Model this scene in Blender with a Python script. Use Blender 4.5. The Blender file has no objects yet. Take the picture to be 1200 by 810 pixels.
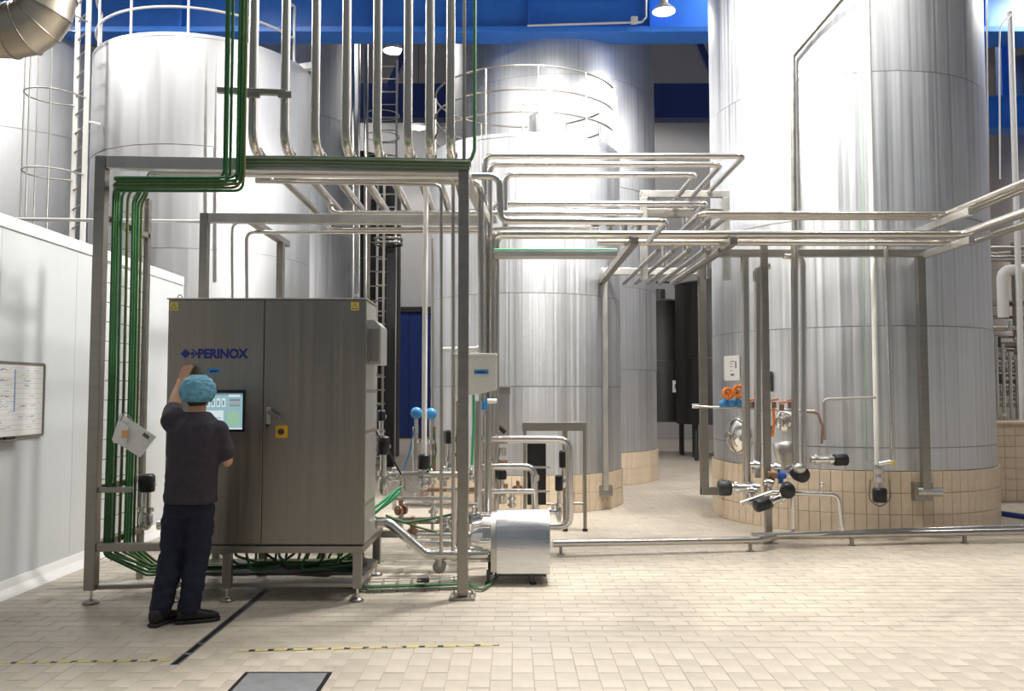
import bpy, bmesh, math, random
from mathutils import Vector, Matrix, noise
random.seed(7)
S = bpy.context.scene
COL = S.collection
pi = math.pi
V = Vector

# ------------------------------------------------------------------ camera, world, lights, exposure
FPX = 1000.0                       # focal length in pixels of a 1200x810 frame
PITCH = math.atan(55 / 1000)       # horizon at y = 460
CAMZ = 1.6
cam_d = bpy.data.cameras.new('camera'); cam = bpy.data.objects.new('camera', cam_d); COL.objects.link(cam)
cam_d.sensor_width = 36; cam_d.lens = 36 * FPX / 1200; cam_d.clip_end = 200
cam.location = (0, 0, CAMZ); cam.rotation_euler = (pi / 2 + PITCH, 0, 0)
S.camera = cam
S.view_settings.view_transform = 'Standard'; S.view_settings.look = 'None'
S.view_settings.gamma = 1; S.view_settings.use_curve_mapping = False
S.view_settings.exposure = 0.0
W = bpy.data.worlds.new('world'); S.world = W; W.use_nodes = True
W.node_tree.nodes['Background'].inputs[0].default_value = (0.86, 0.93, 1.0, 1)
W.node_tree.nodes['Background'].inputs[1].default_value = 0.19

def spot(name, loc, power, cone=2.5, blend=0.25, size=0.35, col=(1, 0.965, 0.91), target=None):
    l = bpy.data.lights.new(name, 'SPOT'); l.energy = power; l.spot_size = cone; l.spot_blend = blend
    l.shadow_soft_size = size; l.color = col
    o = bpy.data.objects.new(name, l); COL.objects.link(o); o.location = loc
    if target: o.rotation_euler = (V(target) - V(loc)).to_track_quat('-Z', 'Y').to_euler()
    return o
def area(name, loc, power, size, col=(1, 0.98, 0.95), target=None):
    l = bpy.data.lights.new(name, 'AREA'); l.energy = power; l.shape = 'DISK'; l.size = size; l.color = col
    o = bpy.data.objects.new(name, l); COL.objects.link(o); o.location = loc
    if target: o.rotation_euler = (V(target) - V(loc)).to_track_quat('-Z', 'Y').to_euler()
    return o
# unseen high-bay lamps of the hall, some placed to brighten single parts (their housings are built further down)
LAMPS = [((1.6, 8.7, 7.3), 2600), ((.2, 9.4, 8.6), 950), ((5.6, 5.2, 9.2), 420), ((-5.2, 9.6, 9.3), 700), ((-8.6, 11.2, 8.6), 800),  # last lamp added to brighten the large pale tank, its neighbour raised for the girder
         ((2.2, 4.4, 9.4), 330), ((-3.0, 3.6, 9.4), 140), ((4.4, 14.1, 9.2), 420),
         ((9.8, 13.2, 8.9), 800), ((3.0, 24.5, 12.6), 1000), ((-6.8, 26.0, 12.6), 800), ((14.2, 17.0, 9.6), 900)]  # rear pair raised out of view to light the end wall more
for p_, e_ in LAMPS:
    spot('highbay_light', p_, e_, cone=2.69, blend=0.15, size=0.45)

# ------------------------------------------------------------------ pixel -> world (image taken as 1200x810)
def P(px, py, Y):
    u = (px - 600) / FPX; v = (405 - py) / FPX
    dy = math.cos(PITCH) - v * math.sin(PITCH); dz = math.sin(PITCH) + v * math.cos(PITCH)
    t = Y / dy
    return V((u * t, Y, CAMZ + dz * t))
def G(px, py, z=0.0):
    u = (px - 600) / FPX; v = (405 - py) / FPX
    dy = math.cos(PITCH) - v * math.sin(PITCH); dz = math.sin(PITCH) + v * math.cos(PITCH)
    t = (z - CAMZ) / dz
    return V((u * t, dy * t, z))

# ------------------------------------------------------------------ materials
M = {}
def mat(name, col, rough=0.5, metal=0.0, var=0.0, scale=(6, 6, 6), bump=0.0, rvar=0.0, emit=None, es=0, spec=0.5, island=0.0, coord='Object', detail=4, trans=0, dist=0.01, aniso=0, blotch=0.0):
    m = bpy.data.materials.new(name); m.use_nodes = True
    nt = m.node_tree; b = nt.nodes['Principled BSDF']; L = nt.links
    b.inputs['Base Color'].default_value = (*col, 1); b.inputs['Roughness'].default_value = rough
    b.inputs['Metallic'].default_value = metal; b.inputs['Specular IOR Level'].default_value = spec
    if trans: b.inputs['Transmission Weight'].default_value = trans
    if aniso: b.inputs['Anisotropic'].default_value = aniso
    if emit: b.inputs['Emission Color'].default_value = (*emit, 1); b.inputs['Emission Strength'].default_value = es
    if var or bump or rvar or blotch:
        tc = nt.nodes.new('ShaderNodeTexCoord'); mp = nt.nodes.new('ShaderNodeMapping'); nz = nt.nodes.new('ShaderNodeTexNoise')
        mp.inputs['Scale'].default_value = scale; nz.inputs['Scale'].default_value = 1.0; nz.inputs['Detail'].default_value = detail
        L.new(tc.outputs[coord], mp.inputs[0]); L.new(mp.outputs[0], nz.inputs[0])
        fac = nz.outputs[0]
    last = None
    if var:
        r = nt.nodes.new('ShaderNodeMapRange'); r.inputs[1].default_value = 0.3; r.inputs[2].default_value = 0.7
        r.inputs[3].default_value = 1 - var; r.inputs[4].default_value = 1 + var
        L.new(fac, r.inputs[0]); last = r.outputs[0]
    if blotch:
        n2 = nt.nodes.new('ShaderNodeTexNoise'); n2.inputs['Scale'].default_value = 0.9; n2.inputs['Detail'].default_value = 5
        L.new(tc.outputs[coord], n2.inputs[0])
        r = nt.nodes.new('ShaderNodeMapRange'); r.inputs[1].default_value = 0.35; r.inputs[2].default_value = 0.65
        r.inputs[3].default_value = 1 - blotch; r.inputs[4].default_value = 1 + blotch * .5
        L.new(n2.outputs[0], r.inputs[0])
        if last:
            mm = nt.nodes.new('ShaderNodeMath'); mm.operation = 'MULTIPLY'; L.new(last, mm.inputs[0]); L.new(r.outputs[0], mm.inputs[1]); last = mm.outputs[0]
        else: last = r.outputs[0]
    if island:
        g = nt.nodes.new('ShaderNodeNewGeometry'); r = nt.nodes.new('ShaderNodeMapRange')
        r.inputs[3].default_value = 1 - island; r.inputs[4].default_value = 1 + island
        oi = nt.nodes.new('ShaderNodeObjectInfo'); ad = nt.nodes.new('ShaderNodeMath'); ad.operation = 'ADD'
        fr = nt.nodes.new('ShaderNodeMath'); fr.operation = 'FRACT'
        L.new(g.outputs['Random Per Island'], ad.inputs[0]); L.new(oi.outputs['Random'], ad.inputs[1]); L.new(ad.outputs[0], fr.inputs[0])
        L.new(fr.outputs[0], r.inputs[0])
        if last:
            mm = nt.nodes.new('ShaderNodeMath'); mm.operation = 'MULTIPLY'; L.new(last, mm.inputs[0]); L.new(r.outputs[0], mm.inputs[1]); last = mm.outputs[0]
        else: last = r.outputs[0]
    if last:
        vm = nt.nodes.new('ShaderNodeVectorMath'); vm.operation = 'SCALE'; vm.inputs[0].default_value = col
        L.new(last, vm.inputs['Scale']); L.new(vm.outputs[0], b.inputs['Base Color'])
    if rvar:
        r = nt.nodes.new('ShaderNodeMapRange'); r.inputs[1].default_value = 0.3; r.inputs[2].default_value = 0.7
        r.inputs[3].default_value = max(rough - rvar, .03); r.inputs[4].default_value = rough + rvar
        L.new(fac, r.inputs[0]); L.new(r.outputs[0], b.inputs['Roughness'])
    if bump:
        bp = nt.nodes.new('ShaderNodeBump'); bp.inputs['Strength'].default_value = bump; bp.inputs['Distance'].default_value = dist
        L.new(fac, bp.inputs['Height']); L.new(bp.outputs[0], b.inputs['Normal'])
    M[name] = m
    return m
mat('tank_steel', (.66, .675, .70), .50, 1, var=.15, scale=(24, 24, .25), detail=7, rvar=.08, bump=.10, dist=.02, blotch=.06)
mat('tank_steel_pale', (.60, .61, .63), .56, 1, var=.05, scale=(9, 9, .3), rvar=.06, bump=.06, dist=.02)
mat('tank_steel_dark', (.075, .073, .072), .5, 1, var=.14, scale=(7, 7, .3), rvar=.07, bump=.10, dist=.02)
mat('tank_steel_warm', (.50, .45, .40), .38, 1, var=.12, scale=(8, 8, .3), rvar=.07)
mat('seam', (.34, .34, .34), .5, 1)
mat('pipe_steel', (.56, .53, .485), .27, 1)
mat('pipe_bright', (.70, .68, .65), .24, 1)
mat('chrome', (.8, .79, .78), .14, 1)
mat('frame_steel', (.33, .312, .28), .40, 1, var=.08, scale=(3, 3, 20), rvar=.06)
mat('frame_pale', (.55, .54, .51), .42, 1, var=.06, scale=(6, 6, 6), rvar=.05)
mat('cabinet_steel', (.31, .285, .25), .40, 1, var=.07, scale=(40, 40, .8), rvar=.06, blotch=.06)
mat('shroud_steel', (.66, .67, .69), .30, 1, var=.05, scale=(3, 30, 30), rvar=.05)
mat('duct_steel', (.56, .50, .41), .38, 1, var=.14, scale=(3, 3, 3), rvar=.1, bump=.06)
mat('dark_metal', (.07, .07, .07), .45, .6)
mat('tile', (.54, .482, .40), .42, 0, var=.07, scale=(7, 7, 7), island=.045, bump=.05, rvar=.1, coord='Object', blotch=.10)
mat('tile_plinth', (.66, .54, .40), .40, 0, var=.07, scale=(9, 9, 9), island=.05, rvar=.08)
mat('grout', (.43, .385, .315), .8, 0, var=.15, scale=(4, 4, 4))
mat('grout_plinth', (.45, .36, .25), .8, 0, var=.4, scale=(4, 4, 4))
mat('white_panel', (.60, .625, .64), .32, 0, var=.02, scale=(.8, .8, .8))
mat('white_trim', (.86, .86, .85), .35)
mat('white_paint', (.80, .79, .77), .4)
mat('white_plastic', (.72, .72, .68), .4)
mat('hall_wall', (.56, .56, .57), .7, 0, var=.03, scale=(1, 1, 1))
mat('ceiling', (.42, .43, .45), .8)
mat('blue_paint', (.035, .21, .78), .4, 0, var=.06, scale=(2, 2, 2))
mat('navy_paint', (.015, .04, .20), .45, 0, var=.08, scale=(2, 2, 2))
mat('black_plastic', (.012, .012, .013), .38)
mat('rubber', (.02, .02, .02), .6)
mat('cable_green', (.03, .14, .04), .5, 0, var=.15, scale=(30, 30, 30))
mat('cable_olive', (.10, .13, .035), .5, 0, var=.15, scale=(30, 30, 30))
mat('hose_green', (.08, .45, .22), .45)
mat('blue_plastic', (.03, .13, .50), .35)
mat('sky_plastic', (.05, .28, .62), .35)
mat('orange_plastic', (.85, .22, .02), .4)
mat('copper', (.40, .25, .17), .4, .7)
mat('yellow', (.85, .62, .05), .45)
mat('yellow_faded', (.62, .48, .10), .5)
mat('switch_yellow', (.80, .42, .02), .4)
mat('paper', (.82, .82, .80), .6)
mat('ink', (.10, .10, .12), .6)
mat('ink_blue', (.16, .24, .55), .5)
mat('ink_red', (.65, .25, .22), .5)
mat('ink_orange', (.75, .42, .18), .5)
mat('rule_blue', (.50, .56, .68), .5)
mat('cable_dull', (.22, .36, .25), .5)
mat('cable_grey_green', (.11, .16, .09), .5)
mat('brand_blue', (.015, .02, .20), .35)
mat('label_blue', (.05, .18, .42), .4)
mat('plate_steel', (.36, .37, .39), .5, .75, var=.12, scale=(10, 10, 10), bump=.15)
mat('lens', (1, 1, 1), .5, emit=(1, .97, .92), es=22)
mat('skin', (.50, .27, .18), .5, 0, var=.05, scale=(20, 20, 20))
mat('hair', (.02, .014, .01), .6)
mat('shirt', (.034, .028, .040), .85, 0, var=.12, scale=(30, 30, 30), bump=.1)
mat('trousers', (.008, .011, .028), .85, 0, var=.15, scale=(30, 30, 30), bump=.1)
mat('shoe', (.01, .01, .012), .5)
mat('hairnet', (.12, .33, .46), .7, 0, var=.22, scale=(26, 26, 26), bump=.5)
mat('screen_glass', (.02, .02, .025), .15)
mat('screen', (.2, .3, .32), .3, emit=(.36, .60, .66), es=.62)
mat('screen_white', (.3, .3, .3), .3, emit=(.70, .85, .88), es=.8)
mat('screen_grey', (.1, .1, .1), .3, emit=(.22, .36, .42), es=.6)
mat('screen_green', (.1, .1, .1), .3, emit=(.38, .68, .45), es=.7)
mat('screen_red', (.1, .1, .1), .3, emit=(.72, .45, .45), es=.6)

# floor tape: yellow with black blocks, worn
def tape_mat():
    m = bpy.data.materials.new('tape'); m.use_nodes = True; nt = m.node_tree; b = nt.nodes['Principled BSDF']; L = nt.links
    tc = nt.nodes.new('ShaderNodeTexCoord'); sp = nt.nodes.new('ShaderNodeSeparateXYZ'); L.new(tc.outputs['Object'], sp.inputs[0])
    mu = nt.nodes.new('ShaderNodeMath'); mu.operation = 'MULTIPLY'; mu.inputs[1].default_value = 8.6; L.new(sp.outputs[0], mu.inputs[0])
    fr = nt.nodes.new('ShaderNodeMath'); fr.operation = 'FRACT'; L.new(mu.outputs[0], fr.inputs[0])
    gt = nt.nodes.new('ShaderNodeMath'); gt.operation = 'GREATER_THAN'; gt.inputs[1].default_value = .68; L.new(fr.outputs[0], gt.inputs[0])
    nz = nt.nodes.new('ShaderNodeTexNoise'); nz.inputs['Scale'].default_value = 9; L.new(tc.outputs['Object'], nz.inputs[0])
    g2 = nt.nodes.new('ShaderNodeMath'); g2.operation = 'GREATER_THAN'; g2.inputs[1].default_value = .55; L.new(nz.outputs[0], g2.inputs[0])
    mx = nt.nodes.new('ShaderNodeMix'); mx.data_type = 'RGBA'; mx.inputs[6].default_value = (.62, .52, .17, 1); mx.inputs[7].default_value = (.03, .03, .02, 1)
    L.new(gt.outputs[0], mx.inputs[0])
    m2 = nt.nodes.new('ShaderNodeMix'); m2.data_type = 'RGBA'; m2.inputs[7].default_value = (.60, .50, .30, 1)
    L.new(g2.outputs[0], m2.inputs[0]); L.new(mx.outputs[2], m2.inputs[6]); L.new(m2.outputs[2], b.inputs['Base Color'])
    b.inputs['Roughness'].default_value = .5
    M['tape'] = m
tape_mat()

# ------------------------------------------------------------------ mesh builder
class MB:
    def __init__(s): s.v = []; s.f = []; s.sm = []
    def add(s, vs, fs, smooth=False):
        n = len(s.v); s.v += [V(p) for p in vs]
        for f in fs: s.f.append([i + n for i in f])
        s.sm += [smooth if isinstance(smooth, bool) else smooth[i] for i in range(len(fs))] if not isinstance(smooth, bool) else [smooth] * len(fs)
        return s
    def box(s, c, d, R=None):
        c = V(c); h = V(d) / 2
        vs = [V((x, y, z)) for z in (-h.z, h.z) for y in (-h.y, h.y) for x in (-h.x, h.x)]
        if R is not None: vs = [R @ p for p in vs]
        vs = [p + c for p in vs]
        return s.add(vs, [(0, 2, 3, 1), (4, 5, 7, 6), (0, 1, 5, 4), (2, 6, 7, 3), (0, 4, 6, 2), (1, 3, 7, 5)])
    def span(s, a, b):          # axis-aligned box between two corners
        a = V(a); b = V(b)
        return s.box((a + b) / 2, (abs(b.x - a.x), abs(b.y - a.y), abs(b.z - a.z)))
    def beam(s, p, q, w, h, up=(0, 0, 1)):     # rectangular bar from p to q
        p = V(p); q = V(q); d = q - p; L = d.length; d.normalize()
        up = V(up)
        if abs(d.dot(up)) > .98: up = V((0, 1, 0))
        x = d.cross(up).normalized(); z = x.cross(d).normalized()
        R = Matrix((x, d, z)).transposed()
        return s.box((p + q) / 2, (w, L, h), R)
    def cyl(s, p, q, r0, r1=None, n=16, cap=True):
        p = V(p); q = V(q); r1 = r0 if r1 is None else r1
        d = (q - p).normalized(); a = V((1, 0, 0)) if abs(d.x) < .8 else V((0, 1, 0))
        x = d.cross(a).normalized(); y = d.cross(x).normalized()
        vs = []
        for c, r in ((p, r0), (q, r1)):
            vs += [c + (x * math.cos(2 * pi * i / n) + y * math.sin(2 * pi * i / n)) * r for i in range(n)]
        fs = [(i, (i + 1) % n, n + (i + 1) % n, n + i) for i in range(n)]
        s.add(vs, fs, True)
        if cap:
            s.add(vs[:n], [tuple(range(n - 1, -1, -1))]); s.add(vs[n:], [tuple(range(n))])
        return s
    def tube(s, pts, r, n=10, bend=None, segs=5, cap=True, closed=False):
        pts = [V(p) for p in pts]
        bend = r * 2.2 if bend is None else bend
        path = []
        if closed: path = pts
        else:
            path = [pts[0]]
            for i in range(1, len(pts) - 1):
                a, b, c = pts[i - 1], pts[i], pts[i + 1]
                u = a - b; w = c - b
                lu, lw = u.length, w.length
                if lu < 1e-6 or lw < 1e-6: continue
                u /= lu; w /= lw
                ang = u.angle(w)
                if ang > pi - .03 or bend == 0: path.append(b); continue
                t = min(bend / math.tan(ang / 2), lu * .48, lw * .48)
                p0 = b + u * t; p1 = b + w * t
                for k in range(segs + 1):
                    f = k / segs
                    path.append((1 - f) ** 2 * p0 + 2 * f * (1 - f) * b + f * f * p1)
            path.append(pts[-1])
        N = len(path); T = []
        for i in range(N):
            if closed: t = path[(i + 1) % N] - path[i - 1]
            else: t = path[min(i + 1, N - 1)] - path[max(i - 1, 0)]
            T.append(t.normalized())
        a = V((0, 0, 1)) if abs(T[0].z) < .9 else V((1, 0, 0))
        x = T[0].cross(a).normalized(); vs = []
        for i in range(N):
            x = (x - T[i] * x.dot(T[i])).normalized(); y = T[i].cross(x)
            vs += [path[i] + (x * math.cos(2 * pi * k / n) + y * math.sin(2 * pi * k / n)) * r for k in range(n)]
        fs = []
        for i in range(N if closed else N - 1):
            j = (i + 1) % N
            fs += [(i * n + k, i * n + (k + 1) % n, j * n + (k + 1) % n, j * n + k) for k in range(n)]
        s.add(vs, fs, True)
        if cap and not closed:
            s.add(vs[:n], [tuple(range(n - 1, -1, -1))]); s.add(vs[-n:], [tuple(range(n))])
        return s
    def lathe(s, prof, c=(0, 0, 0), n=48, axis=None, a0=0, a1=2 * pi, smooth=True):
        c = V(c); full = abs(a1 - a0 - 2 * pi) < 1e-6
        m = n if full else n + 1
        if axis is None: X, Y, Z = V((1, 0, 0)), V((0, 1, 0)), V((0, 0, 1))
        else:
            Z = V(axis).normalized(); a = V((1, 0, 0)) if abs(Z.x) < .8 else V((0, 1, 0)); X = Z.cross(a).normalized(); Y = Z.cross(X)
        vs = []
        for r, z in prof:
            for i in range(m):
                t = a0 + (a1 - a0) * i / n
                vs.append(c + X * (r * math.cos(t)) + Y * (r * math.sin(t)) + Z * z)
        fs = []
        for j in range(len(prof) - 1):
            for i in range(n):
                k = (i + 1) % m if full else i + 1
                fs.append((j * m + i, j * m + k, (j + 1) * m + k, (j + 1) * m + i))
        s.add(vs, fs, smooth)
        return s
    def sphere(s, c, r, nu=14, nv=10):
        c = V(c); r = V(r) if hasattr(r, '__len__') else V((r, r, r))
        vs = [c + V((0, 0, -r.z))]
        for j in range(1, nv):
            t = -pi / 2 + pi * j / nv
            vs += [c + V((r.x * math.cos(t) * math.cos(2 * pi * i / nu), r.y * math.cos(t) * math.sin(2 * pi * i / nu), r.z * math.sin(t))) for i in range(nu)]
        vs.append(c + V((0, 0, r.z))); last = len(vs) - 1
        fs = [(0, 1 + (i + 1) % nu, 1 + i) for i in range(nu)]
        for j in range(nv - 2):
            fs += [(1 + j * nu + i, 1 + j * nu + (i + 1) % nu, 1 + (j + 1) * nu + (i + 1) % nu, 1 + (j + 1) * nu + i) for i in range(nu)]
        b = 1 + (nv - 2) * nu
        fs += [(b + i, b + (i + 1) % nu, last) for i in range(nu)]
        return s.add(vs, fs, True)
    def prism(s, poly, p0, ex, ey, ez, depth, smooth=False):   # polygon in (ex,ey) at p0, extruded along ez
        p0 = V(p0); ex = V(ex); ey = V(ey); ez = V(ez); n = len(poly)
        a = [p0 + ex * x + ey * y for x, y in poly]; b = [p + ez * depth for p in a]
        fs = [(i, (i + 1) % n, n + (i + 1) % n, n + i) for i in range(n)]
        s.add(a + b, fs, smooth); s.add(a, [tuple(range(n - 1, -1, -1))]); s.add(b, [tuple(range(n))])
        return s
    def ring(s, c, r, tube, axis=(0, 0, 1), n=40, a0=0, a1=2 * pi, k=8):
        c = V(c); Z = V(axis).normalized(); a = V((1, 0, 0)) if abs(Z.x) < .8 else V((0, 1, 0)); X = Z.cross(a).normalized(); Y = Z.cross(X)
        if axis == (0, 0, 1): X, Y = V((1, 0, 0)), V((0, 1, 0))
        full = abs(a1 - a0 - 2 * pi) < 1e-6
        pts = [c + X * (r * math.cos(a0 + (a1 - a0) * i / n)) + Y * (r * math.sin(a0 + (a1 - a0) * i / n)) for i in range(n if full else n + 1)]
        return s.tube(pts, tube, n=k, bend=0, closed=full)
    def build(s, name, material, parent=None, bevel=0.0, fix=True):
        lo = V((min(p.x for p in s.v), min(p.y for p in s.v), min(p.z for p in s.v)))
        hi = V((max(p.x for p in s.v), max(p.y for p in s.v), max(p.z for p in s.v)))
        o0 = V(((lo.x + hi.x) / 2, (lo.y + hi.y) / 2, lo.z))
        me = bpy.data.meshes.new(name)
        me.from_pydata([p - o0 for p in s.v], [], s.f)
        me.polygons.foreach_set('use_smooth', s.sm)
        if fix:
            bm = bmesh.new(); bm.from_mesh(me); bmesh.ops.recalc_face_normals(bm, faces=bm.faces); bm.to_mesh(me); bm.free()
        me.materials.append(M[material] if isinstance(material, str) else material)
        o = bpy.data.objects.new(name, me); COL.objects.link(o)
        WL[o] = o0
        if parent: o.parent = parent; o.location = o0 - WL[parent]
        else: o.location = o0
        if bevel:
            b = o.modifiers.new('bevel', 'BEVEL'); b.width = bevel; b.segments = 2; b.limit_method = 'ANGLE'
        return o
WL = {}
def tag(o, label, cat, group=None, kind=None):
    o['label'] = label; o['category'] = cat
    if group: o['group'] = group
    if kind: o['kind'] = kind
    return o
def thing(name, label, cat, loc=(0, 0, 0), group=None, kind=None):
    o = bpy.data.objects.new(name, None); COL.objects.link(o); o.location = loc; WL[o] = V(loc)
    o.empty_display_size = .1
    return tag(o, label, cat, group, kind)
def part(mb, name, material, parent, bevel=0.0, label=None, kind=None):
    o = mb.build(name, material, parent, bevel)
    if label: o['label'] = label
    if kind: o['kind'] = kind
    return o
def share(src, loc, parent, R=None):      # a copy of a piece, sharing its mesh
    o = src.copy(); COL.objects.link(o); o.parent = parent; o.location = V(loc) - WL[parent]; WL[o] = V(loc)
    if R is not None: o.rotation_euler = R
    return o
def ringclamp(p, d, r, parent, name='clamp', m='pipe_bright', w=.018):
    d = V(d).normalized(); p = V(p)
    mb = MB().cyl(p - d * w, p + d * w, r * 1.3, n=14).cyl(p - d * w * 1.6, p + d * w * 1.6, r * 1.16, n=14)
    return part(mb, name, m, parent)
# ------------------------------------------------------------------ the setting
fl = MB().span((-15, -1, -.30), (17, 31, -.0035)).build('floor', 'grout'); tag(fl, 'beige clay tile floor of the production hall', 'floor', kind='structure')
# clay floor tiles: near rows run away from the viewer, further rows run across
DRX, DRW = -1.99, .055
def blocked(x0, x1, y0, y1):
    if x1 > DRX - DRW / 2 and x0 < DRX + DRW / 2 and y1 > 5.12 and y0 < 7.05: return True
    if x1 > -1.53 and x0 < -1.03 and y1 > 4.38 and y0 < 4.99: return True
    return False
YB = 5.46
TL, TW, J = .245, .1225, .004
tiles = []
def clip_tile(x0, x1, y0, y1):
    # cut the tile at the drain slot and the cover plate
    for bx0, bx1, by0, by1 in ((DRX - DRW / 2, DRX + DRW / 2, 5.12, 7.05), (-1.53, -1.03, 4.38, 4.99)):
        if x1 > bx0 and x0 < bx1 and y1 > by0 and y0 < by1:
            out = []
            if x0 < bx0 - .012: out += clip_tile(x0, bx0, y0, y1)
            if x1 > bx1 + .012: out += clip_tile(bx1, x1, y0, y1)
            xa, xb = max(x0, bx0), min(x1, bx1)
            if y0 < by0 - .012: out += [(xa, xb, y0, by0)]
            if y1 > by1 + .012: out += [(xa, xb, by1, y1)]
            return out
    return [(x0, x1, y0, y1)]
nx = int(9.5 / TW)
for i in range(-nx // 2 - 6, nx // 2 + 6):
    x0 = i * TW; off = (i % 2) * TL / 2
    y = YB
    k = 0
    while y > 3.6:
        h = TL / 2 if (k == 0 and i % 2) else TL
        tiles += clip_tile(x0, x0 + TW, y - h, y); y -= h; k += 1
rows = int((29 - YB) / TW)
for j in range(rows):
    y0 = YB + j * TW; half = .62 * y0 + 1.2
    x = -half - (j % 2) * TL / 2
    x = math.floor(x / TL) * TL + (j % 2) * TL / 2
    while x < half:
        if not (x + TL < -4.2 and y0 < 10.3):
            tiles += clip_tile(x, x + TL, y0, y0 + TW)
        x += TL
def vis(t):
    cx, cy = (t[0] + t[1]) / 2, (t[2] + t[3]) / 2
    return abs(cx) < .6 * cy + .05 and cy > 4.5
near = sorted([t for t in tiles if vis(t)], key=lambda t: t[2])[:300]
ns = set(near)
tmesh = {}
def tile_mesh(w, d):
    key = (round(w, 3), round(d, 3))
    if key not in tmesh:
        a, b = w / 2 - J / 2, d / 2 - J / 2; c = .0025
        vs = [(-a, -b, -.008), (a, -b, -.008), (a, b, -.008), (-a, b, -.008), (-a, -b, -c), (a, -b, -c), (a, b, -c), (-a, b, -c),
              (-a + c, -b + c, 0), (a - c, -b + c, 0), (a - c, b - c, 0), (-a + c, b - c, 0)]
        fs = [(8, 9, 10, 11)] + [(i, (i + 1) % 4, 4 + (i + 1) % 4, 4 + i) for i in range(4)] + [(4 + i, 4 + (i + 1) % 4, 8 + (i + 1) % 4, 8 + i) for i in range(4)]
        me = bpy.data.meshes.new('tile'); me.from_pydata(vs, [], fs); me.materials.append(M['tile']); tmesh[key] = me
    return tmesh[key]
for t in near:
    o = bpy.data.objects.new('tile', tile_mesh(t[1] - t[0], t[3] - t[2])); COL.objects.link(o); o.parent = fl
    o.location = V(((t[0] + t[1]) / 2, (t[2] + t[3]) / 2, random.uniform(-.0012, .0006))) - WL[fl]
vs, fs = [], []
for t in tiles:
    if t in ns: continue
    x0, x1, y0, y1 = t[0] + J / 2, t[1] - J / 2, t[2] + J / 2, t[3] - J / 2
    z = random.uniform(-.0012, .0004); n = len(vs); c = .0025
    vs += [(x0, y0, -.008), (x1, y0, -.008), (x1, y1, -.008), (x0, y1, -.008), (x0 + c, y0 + c, z), (x1 - c, y0 + c, z), (x1 - c, y1 - c, z), (x0 + c, y1 - c, z)]
    fs += [(n + 4, n + 5, n + 6, n + 7)] + [(n + i, n + (i + 1) % 4, n + 4 + (i + 1) % 4, n + 4 + i) for i in range(4)]
me = bpy.data.meshes.new('far_tiles'); me.from_pydata([V(p) - WL[fl] for p in vs], [], fs); me.materials.append(M['tile'])
o = bpy.data.objects.new('far_tiles', me); COL.objects.link(o); o.parent = fl; o['kind'] = 'stuff'; o['label'] = 'rows of beige floor tiles further back'

def struct(name, mb, material, label, cat, bevel=0):
    o = mb.build(name, material, None, bevel); return tag(o, label, cat, kind='structure')
struct('wall_back', MB().span((-15, 30, 0), (17, 30.3, 15)), 'hall_wall', 'pale grey end wall of the hall behind the tanks', 'wall')
struct('wall_right', MB().span((16.7, -1, 0), (17, 30, 15)), 'hall_wall', 'grey side wall of the hall beyond the pipe rack', 'wall')
struct('wall_outer', MB().span((-15, -1, 0), (-14.7, 30, 15)), 'hall_wall', 'grey outer wall of the hall behind the white partition', 'wall')
struct('ceiling', MB().span((-15, -1, 15), (17, 30.3, 15.3)), 'ceiling', 'high grey ceiling of the hall', 'ceiling')
# white partition wall of sandwich panels
wl = thing('wall_left', 'white panel partition wall with a whiteboard on it', 'wall', (-4.06, 6.2, 0), kind='structure')
ys = [2.0, 3.16, 4.32, 5.48, 6.64, 7.80, 8.96, 10.3]
for a, b in zip(ys[:-1], ys[1:]):
    part(MB().span((-4.12, a + .0015, .0), (-4.0, b - .0015, 2.90)), 'panel', 'white_panel', wl, .002)
part(MB().span((-4.135, 2.0, 2.90), (-3.985, 10.315, 3.0)), 'top_cap', 'white_trim', wl, .004)
part(MB().span((-4.125, 10.3, 0), (-3.995, 10.33, 2.9)), 'end_trim', 'white_trim', wl, .003)
b = MB().prism([(0, 0), (.09, 0), (.075, .02), (.03, .06), (.012, .12), (0, .12)], (-4.0, 2.0, 0), (1, 0, 0), (0, 0, 1), (0, 1, 0), 8.3).build('baseboard_left', 'white_trim')
tag(b, 'white coved skirting along the foot of the white partition wall', 'skirting', kind='structure')
# tall dark blue door in the end wall
dr = thing('door_1', 'tall dark blue industrial door in the end wall', 'door', (-4.0, 29.95, 0), kind='structure')
for k in range(5):
    x0 = P(459, 460, 29.9).x + k * .62
    part(MB().span((x0, 29.86, .05), (x0 + .6, 29.97, 4.4)), 'door_panel', 'navy_paint', dr, .01)
part(MB().span((P(459, 460, 29.9).x - .1, 29.8, 4.42), (P(459, 460, 29.9).x + 3.2, 30, 4.6)), 'door_head', 'dark_metal', dr)
# slot drain and cover plate in the floor
d = thing('slot_drain', 'dark narrow slot drain let into the floor tiles', 'drain', (DRX, 6.1, -.006))
part(MB().span((DRX - DRW / 2, 5.12, -.0034), (DRX + DRW / 2, 7.05, -.003)), 'channel', 'black_plastic', d)
for sx in (-1, 1):
    part(MB().span((DRX + sx * (DRW / 2 - .004) - .003, 5.12, -.0034), (DRX + sx * (DRW / 2 - .004) + .003, 7.05, .0006)), 'edge_strip', 'plate_steel', d)
for yy in (5.33, 5.55):
    part(MB().span((DRX - DRW / 2, yy - .012, -.0034), (DRX + DRW / 2, yy + .012, 0)), 'bridge', 'plate_steel', d)
d = thing('floor_cover_plate', 'grey steel cover plate in a dark frame, flush with the floor tiles', 'floor cover', (-1.28, 4.68, -.006))
part(MB().span((-1.53, 4.38, -.0045), (-1.03, 4.99, -.0025)), 'frame_bed', 'black_plastic', d)
part(MB().span((-1.505, 4.40, -.0034), (-1.055, 4.965, .001)), 'plate', 'plate_steel', d, .002)
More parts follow.
